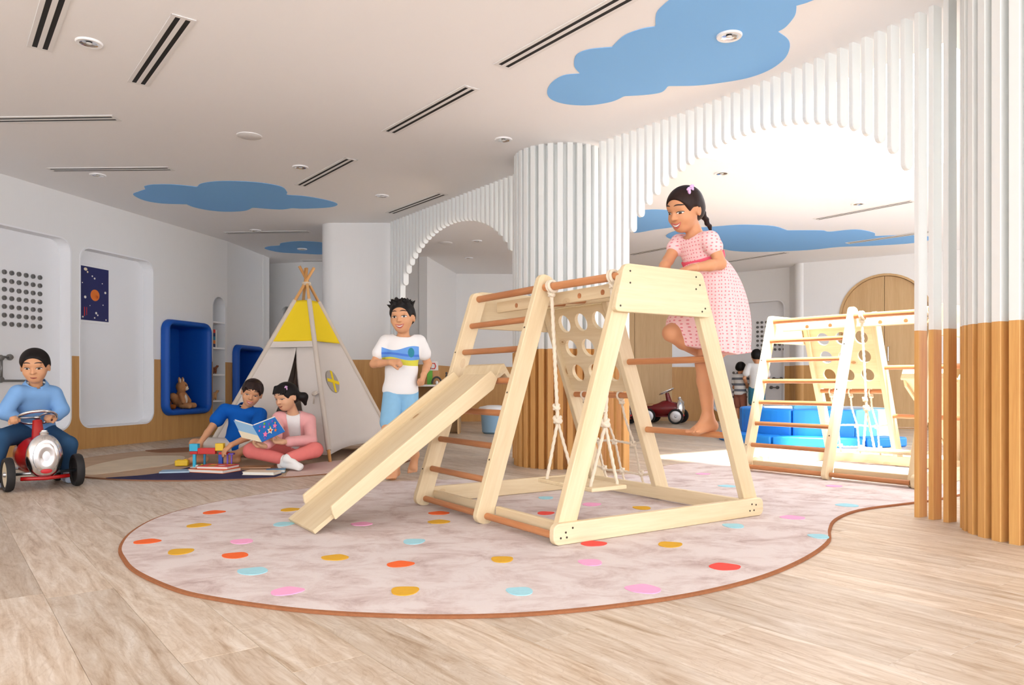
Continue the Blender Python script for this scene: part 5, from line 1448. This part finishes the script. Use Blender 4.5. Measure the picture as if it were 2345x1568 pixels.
MB().bb((-.05, 0, -.05), (.05, .16, .05)).build('box_body', 'toy_brown', t, bevel=.004); MB().bb((-.053, .16, -.053), (.053, .19, .053)).build('lid', 'toy_red', t, bevel=.004)
# plush animals
plain('fur_brown', S(150, 84, 40), .95, 0, .05, var=.25, vs=60, bump=.8, bs=220); plain('fur_tan', S(196, 140, 96), .95, 0, .05, var=.2, vs=60, bump=.8, bs=220); plain('fur_cream', S(236, 222, 204), .95, 0, .05, var=.1, vs=60, bump=.8, bs=220)
def plush(M, label, fur, s, ears=True):
    t = thing('plush_toy', label, 'plush toy', M=M)
    v = Vol(); v.ell((0, .11 * s, 0), (.075 * s, .105 * s, .065 * s), None, .02); v.ell((0, .255 * s, .01 * s), (.072 * s, .068 * s, .065 * s), None, .02)
    for q in (-1, 1): v.cone((q * .06 * s, .16 * s, .02 * s), (q * .10 * s, .085 * s, .06 * s), .030 * s, .028 * s, .01); v.cone((q * .05 * s, .035 * s, .03 * s), (q * .085 * s, .032 * s, .12 * s), .036 * s, .034 * s, .01)
    v.cone((-.02, .05 * s, -.05 * s), (-.09 * s, .14 * s, -.06 * s), .03 * s, .045 * s, .02)
    v.build('body', fur, t, .006, smooth=1)
    MB().ell((0, .10 * s, .03 * s), (.055 * s, .08 * s, .045 * s)).build('belly', 'fur_cream', t, smooth=True)
    MB().ell((0, .238 * s, .06 * s), (.034 * s, .028 * s, .028 * s)).build('muzzle', 'fur_cream', t, smooth=True)
    MB().ell((0, .248 * s, .088 * s), (.010 * s, .008 * s, .006 * s), nu=10, nv=6).build('nose', 'rubber', t, smooth=True)
    for q in (-1, 1):
        MB().ell((q * .030 * s, .272 * s, .066 * s), (.008 * s, .009 * s, .006 * s), nu=10, nv=6).build('eye', 'rubber', t, smooth=True)
        e = MB().ell((q * .055 * s, .33 * s, 0), (.026 * s, .040 * s, .014 * s), [[1, -q * .3, 0], [q * .3, 1, 0], [0, 0, 1]], 12, 8).build('ear', fur, t, smooth=True)
        MB().ell((q * .056 * s, .328 * s, .010 * s), (.016 * s, .028 * s, .008 * s), [[1, -q * .3, 0], [q * .3, 1, 0], [0, 0, 1]], 10, 6).build('inner_ear', 'fur_cream', e, smooth=True)
    return t
plush(ML @ Matrix.Translation((1.64, .337, -.09)) @ Matrix.Rotation(.35, 4, 'Y'), 'tan plush animal with cream belly sitting in the blue nook', 'fur_tan', 1.0)
plush(ML @ Matrix.Translation((1.385, .337, -.13)) @ Matrix.Rotation(.9, 4, 'Y'), 'dark brown plush animal leaning at the edge of the blue nook', 'fur_brown', .82)

# ------------------------------------------------------------------ ride-on cars (local x = forward, y = left, z = up)
plain('satin_silver', (.75, .76, .78), .38, .9)
def ride_car(label, body_m, rim_m):
    t = thing('ride_on_car', label, 'toy car')
    v = Vol(); v.ell((-.05, 0, .20), (.22, .105, .10), None, .04); v.cone((.02, 0, .215), (.13, 0, .205), .098, .088, .04); v.cone((-.22, 0, .17), (-.05, 0, .18), .07, .09, .04); v.ell((-.16, 0, .33), (.12, .12, .075), None, .03, 's'); v.build('body', body_m, t, .007, smooth=2)
    MB().ell((-.17, 0, .245), (.105, .085, .025)).build('seat', 'tan_seat', t, smooth=True)
    v = Vol(); v.ell((.215, 0, .20), (.060, .100, .140), None, .02); v.ell((.30, 0, .205), (.038, .074, .105), None, .012, 's'); v.plane((.10, 0, 0), (-1, 0, 0)); g = v.build('grille_shell', 'chrome', t, .005, smooth=2)
    MB().ell((.258, 0, .205), (.006, .072, .103)).build('grille_mesh', 'satin_silver', g, smooth=True)
    MB().ell((.263, 0, .115), (.006, .032, .015)).build('badge', 'badge_red', t, smooth=True)
    smooth_angle(MB().lathe([(.024, 0), (.026, .012), (.018, .022), (.018, .03), (.001, .031)], 16, (.205, 0, .332), close=False).build('filler_cap', 'chrome', t), 40)
    MB().box((0, 0, .098), (.44, .12, .022)).build('chassis', body_m, t, bevel=.006)
    MB().tube([(.235, -.13, .075), (.25, 0, .07), (.235, .13, .075)], .012, 8).build('bumper', body_m, t, smooth=True)
    smooth_angle(MB().lathe([(.040, 0), (.026, .15)], 16, (.07, 0, .27), (-.25, 0, 1)).build('steering_post', body_m, t), 50)
    c = np.array([.025, 0, .435]); ax = nrm((-.45, 0, 1)); e1 = nrm(np.cross((0, 1, 0), ax)); e2 = np.cross(ax, e1)
    sw = MB().tube([c + .105 * (math.cos(a) * e1 + math.sin(a) * e2) for a in [2 * math.pi * k / 36 for k in range(36)]], .0095, 10, closed=True).build('steering_wheel', 'chrome', t, smooth=True)
    b = MB()
    for a in (0.5, 2.6, 4.7): b.tube([c, c + .10 * (math.cos(a) * e1 + math.sin(a) * e2)], .006, 6)
    b.ell(c, (.022, .022, .014)); b.build('spokes', 'steel', sw, smooth=True)
    for x, w_ in ((.19, .185), (-.19, .165)):
        MB().tube([(x, -w_, .10), (x, w_, .10)], .009, 8).build('axle', 'steel', t, smooth=True)
        for s in (-1, 1):
            wh = smooth_angle(MB().lathe([(.078, -.020), (.096, -.022), (.102, -.010), (.102, .010), (.096, .022), (.078, .020), (.078, -.020)], 36, (x, s * w_, .1025), (0, 1, 0), close=False).build('wheel', 'rubber', t), 40)
            smooth_angle(MB().lathe([(.078, -.014), (.070, -.016), (.02, -.012), (.001, -.013)], 28, (x, s * w_, .1025), (0, -s, 0), close=False).build('rim', rim_m, wh), 50)
            smooth_angle(MB().lathe([(.078, -.012), (.060, -.006), (.001, -.004)], 28, (x, s * w_, .1025), (0, s, 0), close=False).build('rim_back', 'rubber', wh), 50)
            smooth_angle(MB().lathe([(.016, .0), (.016, .020), (.012, .026), (.001, .027)], 14, (x, s * w_, .1025), (0, s, 0), close=False).build('hub_cap', 'steel', wh), 40)
    return t
hd = nrm((.70, -.71)); fa = np.array([-2.895, 4.60]); cpos = fa - hd * .19
car = ride_car('red ride-on toy car with chrome grille, ridden by small boy', 'red_paint', 'tan_rim')
car.matrix_world = Matrix.Translation((cpos[0], cpos[1], FZ)) @ Matrix.Rotation(math.atan2(hd[1], hd[0]), 4, 'Z')
c2 = ride_car('dark red ride-on toy car parked by the tall oak cupboard', 'dark_red_paint', 'steel')
c2.matrix_world = Matrix.Translation((on_floor(1522, 969, FZ)[0], 11.85, FZ)) @ Matrix.Rotation(math.radians(-24), 4, 'Z') @ Matrix.Scale(1.16, 4)
c3 = copy_tree(c2); c3['label'] = 'second dark red ride-on toy car parked behind the first, beside the fluted column'
c3.matrix_world = Matrix.Translation((on_floor(1405, 970, FZ)[0], 11.8, FZ)) @ Matrix.Rotation(math.radians(-30), 4, 'Z') @ Matrix.Scale(1.16, 4)

# ------------------------------------------------------------------ picture book held by the girl
t0 = at(580, 992, 5.42)
t = thing('picture_book', 'open blue picture book with stars and flowers held between the children', 'book', t0)
def quad(name, q, th, mat, parent, o):
    P = [np.array(p) - o for p in q]; n = nrm(np.cross(P[1] - P[0], P[3] - P[0])); b = MB()
    b.add([p for p in P] + [p + n * th for p in P], [(0, 1, 2, 3), (7, 6, 5, 4), (0, 4, 5, 1), (1, 5, 6, 2), (2, 6, 7, 3), (3, 7, 4, 0)]); return b.build(name, mat, parent), P, n
qr = [at(578, 975, 5.42), at(629, 955, 5.36), at(652, 988, 5.30), at(600, 1012, 5.36)]
ql = [at(535, 962, 5.50), at(578, 975, 5.42), at(600, 1012, 5.36), at(554, 1001, 5.44)]
rc, P, n = quad('front_cover', qr, .004, 'toy_teal', t, t0); rc.data.materials[0] = plain('book_blue', S(22, 112, 196), .4)
lc, Pl, nl = quad('back_cover', ql, .004, 'toy_pale_blue', t, t0)
nf = n if np.dot(n, V3(0, -1, 0)) > 0 else -n
def on_cov(u, w_): return lerp(lerp(P[0], P[1], u), lerp(P[3], P[2], u), w_)
def star(u, w_, r, m, k=5):
    c = on_cov(u, w_) + nf * .0052; e1 = nrm(P[1] - P[0]); e2 = nrm(np.cross(nf, e1)); pts = []
    for i in range(2 * k): a = math.pi * i / k; rr = r if i % 2 == 0 else r * .5; pts.append(c + e1 * rr * math.cos(a) + e2 * rr * math.sin(a))
    b = MB(); n_ = len(pts); b.add(pts + [p - nf * .001 for p in pts], [tuple(range(n_)), tuple(range(n_, 2 * n_))[::-1]] + [(i, (i + 1) % n_, (i + 1) % n_ + n_, i + n_) for i in range(n_)]); b.build('printed_star', m, rc)
for u, w_, r, m in ((.55, .62, .028, 'toy_cream'), (.56, .62, .013, 'toy_red'), (.82, .48, .020, 'toy_pinky'), (.30, .70, .024, 'toy_pinky'), (.66, .26, .013, 'toy_purple'), (.84, .18, .012, 'toy_purple'), (.28, .20, .012, 'toy_purple'), (.42, .30, .012, 'toy_pinky'), (.74, .72, .014, 'toy_orange'), (.5, .14, .012, 'toy_green'), (.16, .40, .010, 'toy_pinky'), (.9, .32, .008, 'toy_yellow'), (.2, .9, .012, 'toy_purple'), (.62, .42, .010, 'toy_green')): star(u, w_, r, m)
q2 = [lerp(ql[3], ql[0], .42), lerp(ql[2], ql[1], .42), ql[2], ql[3]]
quad('cream_band', [p + V3(0, -.004, -.002) for p in q2], .001, 'toy_cream', lc, t0)
quad('pages', [p + V3(0, .008, .008) for p in (lerp(qr[0], qr[1], .02), lerp(qr[0], qr[1], .97), lerp(qr[3], qr[2], .97), lerp(qr[3], qr[2], .02))], .006, 'toy_paper', t, t0)
quad('pages', [p + V3(0, .008, .008) for p in (lerp(ql[0], ql[1], .03), lerp(ql[0], ql[1], .98), lerp(ql[3], ql[2], .98), lerp(ql[3], ql[2], .03))], .006, 'toy_paper', t, t0)

# ------------------------------------------------------------------ toys on the story rug
RZ = 0.0032
def block(px, py, size, mat, label, rz=0.0, cat='toy block'):
    p = on_floor(px, py, RZ); t = thing('toy_block', label, cat, (p[0], p[1], RZ)); t.rotation_euler = (0, 0, rz)
    MB().bb((-size[0] / 2, -size[1] / 2, 0), (size[0] / 2, size[1] / 2, size[2])).build('block', mat, t, bevel=.006)
    for x in (-.25, .25): smooth_angle(MB().lathe([(.012, 0), (.012, .006)], 14, (x * size[0], 0, size[2] - .001)).build('stud', mat, t), 40)
    return t
block(417, 1066, (.095, .06, .045), 'toy_yellow', 'yellow toy block lying alone on the story rug', .2)
p = on_floor(478, 1070, RZ); t = thing('building_set', 'toy construction of coloured bars and cubes on story rug', 'toy', (p[0], p[1], RZ)); t.rotation_euler = (0, 0, .05)
for c, s, m in (((-.105, 0, .152), (.062, .05, .055), 'cyan'), ((.085, 0, .155), (.06, .05, .055), 'yellow'), ((-.01, 0, .125), (.13, .05, .045), 'red'), ((.115, 0, .108), (.07, .05, .018), 'red'), ((-.105, 0, .06), (.022, .022, .118), 'cyan'), ((-.03, 0, .055), (.016, .016, .095), 'teal'), ((.09, 0, .053), (.03, .03, .095), 'blue'), ((.14, 0, .053), (.012, .012, .095), 'purple'), ((.17, 0, .053), (.012, .012, .095), 'purple'), ((-.105, 0, .113), (.055, .045, .022), 'red'), ((.0, -.01, .014), (.15, .03, .016), 'green'), ((.10, -.01, .014), (.05, .03, .016), 'paper'), ((-.07, -.01, .014), (.04, .03, .016), 'paper'), ((.165, 0, .102), (.05, .04, .012), 'purple'), ((.02, 0, .003), (.30, .06, .006), 'paper')):
    MB().box(c, s).build('cube' if s[2] < .06 else 'post', 'toy_' + m, t, bevel=.003)
for k in range(5): MB().ell((-.04 + k * .022, -.028, .018), (.010, .010, .010), nu=10, nv=8).build('bead', 'toy_green' if k % 2 else 'toy_yellow', t, smooth=True)
def book(px, py, size, rz, cover, label, z=RZ):
    p = on_floor(px, py, z); t = thing('picture_book', label, 'book', (p[0], p[1], z)); t.rotation_euler = (0, 0, rz); a, b_, c = size
    MB().bb((-a / 2, -b_ / 2, 0), (a / 2, b_ / 2, .003)).build('back_cover', cover, t); MB().bb((-a / 2 + .004, -b_ / 2 + .004, .003), (a / 2 - .004, b_ / 2 - .004, c - .003)).build('pages', 'toy_paper', t)
    f = MB().bb((-a / 2, -b_ / 2, c - .003), (a / 2, b_ / 2, c)).build('front_cover', cover, t)
    return t, f
tb, f = book(492, 1079, (.30, .20, .024), -.30, 'toy_orange', 'thick orange children book lying on the story rug')
t2, f2 = book(505, 1076, (.24, .17, .020), -.15, 'toy_red', 'red children book on top of the thick orange book', RZ + .0242); t2.location = (tb.location[0] + .02, tb.location[1] + .01, RZ + .0242)
for x, y, m in ((-.05, .03, 'yellow'), (.04, -.02, 'paper'), (.07, .05, 'yellow'), (-.02, -.05, 'green')): MB().bb((x - .022, y - .014, .02), (x + .022, y + .014, .0208)).build('printed_patch', 'toy_' + m, f2)
book(403, 1080, (.20, .14, .010), .25, 'toy_pale_blue', 'thin pale blue book lying beside the orange book')
book(600, 1085, (.23, .13, .022), -.1, 'toy_cream', 'cream covered book at the front edge of the story rug')
book(632, 1081, (.13, .08, .024), .2, 'toy_teal', 'small teal book at the front edge of the story rug')
book(590, 1070, (.22, .13, .008), .1, 'toy_sand', 'flat orange-brown booklet between the reading girl and cream book')

# ------------------------------------------------------------------ far room: ball pit, play panel, tub, toy shelf
bp = np.array([3.42, 8.45]); t = thing('ball_pit', 'round blue and white soft foam ball pit behind the empty climbing frame', 'ball pit', (bp[0], bp[1], FZ))
def wedge(r0, r1, a0, a1, z0, z1, mat, name):
    n = 10; ol = [(r1 * math.cos(math.radians(a0 + (a1 - a0) * k / n)), r1 * math.sin(math.radians(a0 + (a1 - a0) * k / n))) for k in range(n + 1)] + [(r0 * math.cos(math.radians(a1 - (a1 - a0) * k / n)), r0 * math.sin(math.radians(a1 - (a1 - a0) * k / n))) for k in range(n + 1)]
    o = MB().prism(ol, z0, z1).build(name, mat, t, bevel=.02, seg=3); return o
for a0, a1, m in ((180, 232, 'pool_blue'), (233, 278, 'pool_blue'), (279, 300, 'pool_cyan'), (301, 318, 'pool_white'), (319, 345, 'pool_cyan'), (346, 400, 'pool_white'), (41, 90, 'pool_cyan'), (91, 135, 'pool_white'), (136, 179, 'pool_blue')): wedge(.58, .80, a0, a1, .0, .37, m, 'wall_segment')
MB().lathe([(.578, 0), (.578, .08)], 36).build('floor_pad', 'pool_blue', t)
for a0, a1 in ((176, 225), (226, 275), (276, 305)): wedge(.81, 1.06, a0, a1, 0, .10, 'pool_blue', 'step_pad')
MB3 = basis((*nrm((1.06, -.9)), 0), (0, 0, 1), (*[nrm((1.06, -.9))[1], -nrm((1.06, -.9))[0]], 0), (3.3, 12.6, 0))
t = thing('play_panel', 'white wall play panel with two peg grids behind the far boys', 'play panel', M=MB3)
for i in range(7):
    for j in range(7):
        o = link('peg', PEG, None, t); o.matrix_local = Matrix.Translation((.83 + i * .072, 1.17 + j * .074, Z0))
for i in range(5):
    for j in range(6):
        o = link('peg', PEG, None, t); o.matrix_local = Matrix.Translation((.42 + i * .072, .40 + j * .08, Z0))
for pts in ([(.50, 1.40), (.50, 1.62)], [(.50, 1.40), (.68, 1.40)], [(.36, 1.19), (.46, 1.19), (.46, 1.22), (.56, 1.22), (.56, 1.34), (.68, 1.34)], [(.58, 1.22), (.68, 1.2)], [(1.10, .70), (1.22, .70)], [(1.06, .56), (1.16, .56)]):
    pipe(t, pts, Z0); hub(t, *pts[0], Z0); hub(t, *pts[-1], Z0)
p = on_floor(1131, 992, FZ); t = thing('storage_tub', 'light blue plastic tub with white lid in the room behind', 'tub', p)
smooth_angle(MB().lathe([(.125, 0), (.15, .02), (.17, .27), (.18, .275), (.18, .29)], 28).build('bucket', 'toy_tub_blue', t), 40)
smooth_angle(MB().lathe([(.20, .29), (.205, .31), (.18, .34), (.08, .36), (.001, .362)], 28, close=False).build('lid', 'white_plastic', t), 60)
t = thing('toy_shelf', 'low shelf with white top holding toys beyond the far arch', 'shelf', (-.98, 9.6, FZ))
MB().bb((-.30, -.18, .60), (.32, .18, .625)).build('top', 'white_plastic', t, bevel=.004)
for x in (-.29, .0, .30): MB().bb((x - .012, -.17, 0), (x + .012, .17, .60)).build('upright', 'oak_veneer', t)
MB().bb((-.29, -.17, .28), (.30, .17, .30)).build('shelf_board', 'white_plastic', t); MB().bb((-.29, .15, 0), (.30, .17, .60)).build('back', 'oak_veneer', t)
sx, sy, szz = -.98, 9.6, FZ + .6252
t = thing('toy_cube', 'white toy cube with red print stacked on a wooden box', 'toy', (sx - .03, sy, szz + .181))
MB().bb((-.055, -.05, 0), (.055, .05, .115)).build('cube_body', 'white_plastic', t, bevel=.004); MB().tube([(-.02, -.052, .09), (.02, -.052, .09), (.032, -.052, .055), (.02, -.052, .022), (-.02, -.052, .022)], .007, 6).build('printed_mark', 'toy_red', t); MB().bb((-.036, -.053, .015), (-.026, -.0495, .1)).build('printed_bar', 'toy_navy', t)
t = thing('wooden_box', 'tan wooden toy box with green side under the white cube', 'toy', (sx - .04, sy, szz)); MB().bb((-.07, -.05, 0), (.0, .05, .18)).build('green_side', 'toy_green', t, bevel=.003); MB().bb((0, -.05, 0), (.08, .05, .18)).build('tan_side', 'toy_sand', t, bevel=.003)
t = thing('toy_arch', 'small dark arch toy on the white shelf top', 'toy', (sx + .02, sy - .1, szz)); MB().tube([(.06 * math.cos(a), 0, .01 + .085 * math.sin(a)) for a in [math.pi * k / 16 for k in range(17)]], .012, 8).build('arch', 'dark_grey', t, smooth=True); MB().ell((0, 0, .025), (.018, .018, .025)).build('ball', 'white_plastic', t, smooth=True)
t = thing('toy_figure', 'tall dark toy figure on the white shelf top', 'toy', (sx + .14, sy - .06, szz)); smooth_angle(MB().lathe([(.022, 0), (.018, .06), (.012, .12), (.001, .14)], 12).build('figure_body', 'dark_grey', t), 40); MB().ell((0, 0, .145), (.014, .014, .016), nu=10, nv=8).build('figure_head', 'dark_grey', t, smooth=True)
t = thing('toy_figure', 'short dark toy figure at the end of the white shelf top', 'toy', (sx + .22, sy - .06, szz)); smooth_angle(MB().lathe([(.016, 0), (.014, .03), (.001, .045)], 12).build('figure_body', 'dark_grey', t), 40); MB().ell((0, 0, .05), (.011, .011, .012), nu=10, nv=8).build('figure_head', 'dark_grey', t, smooth=True)
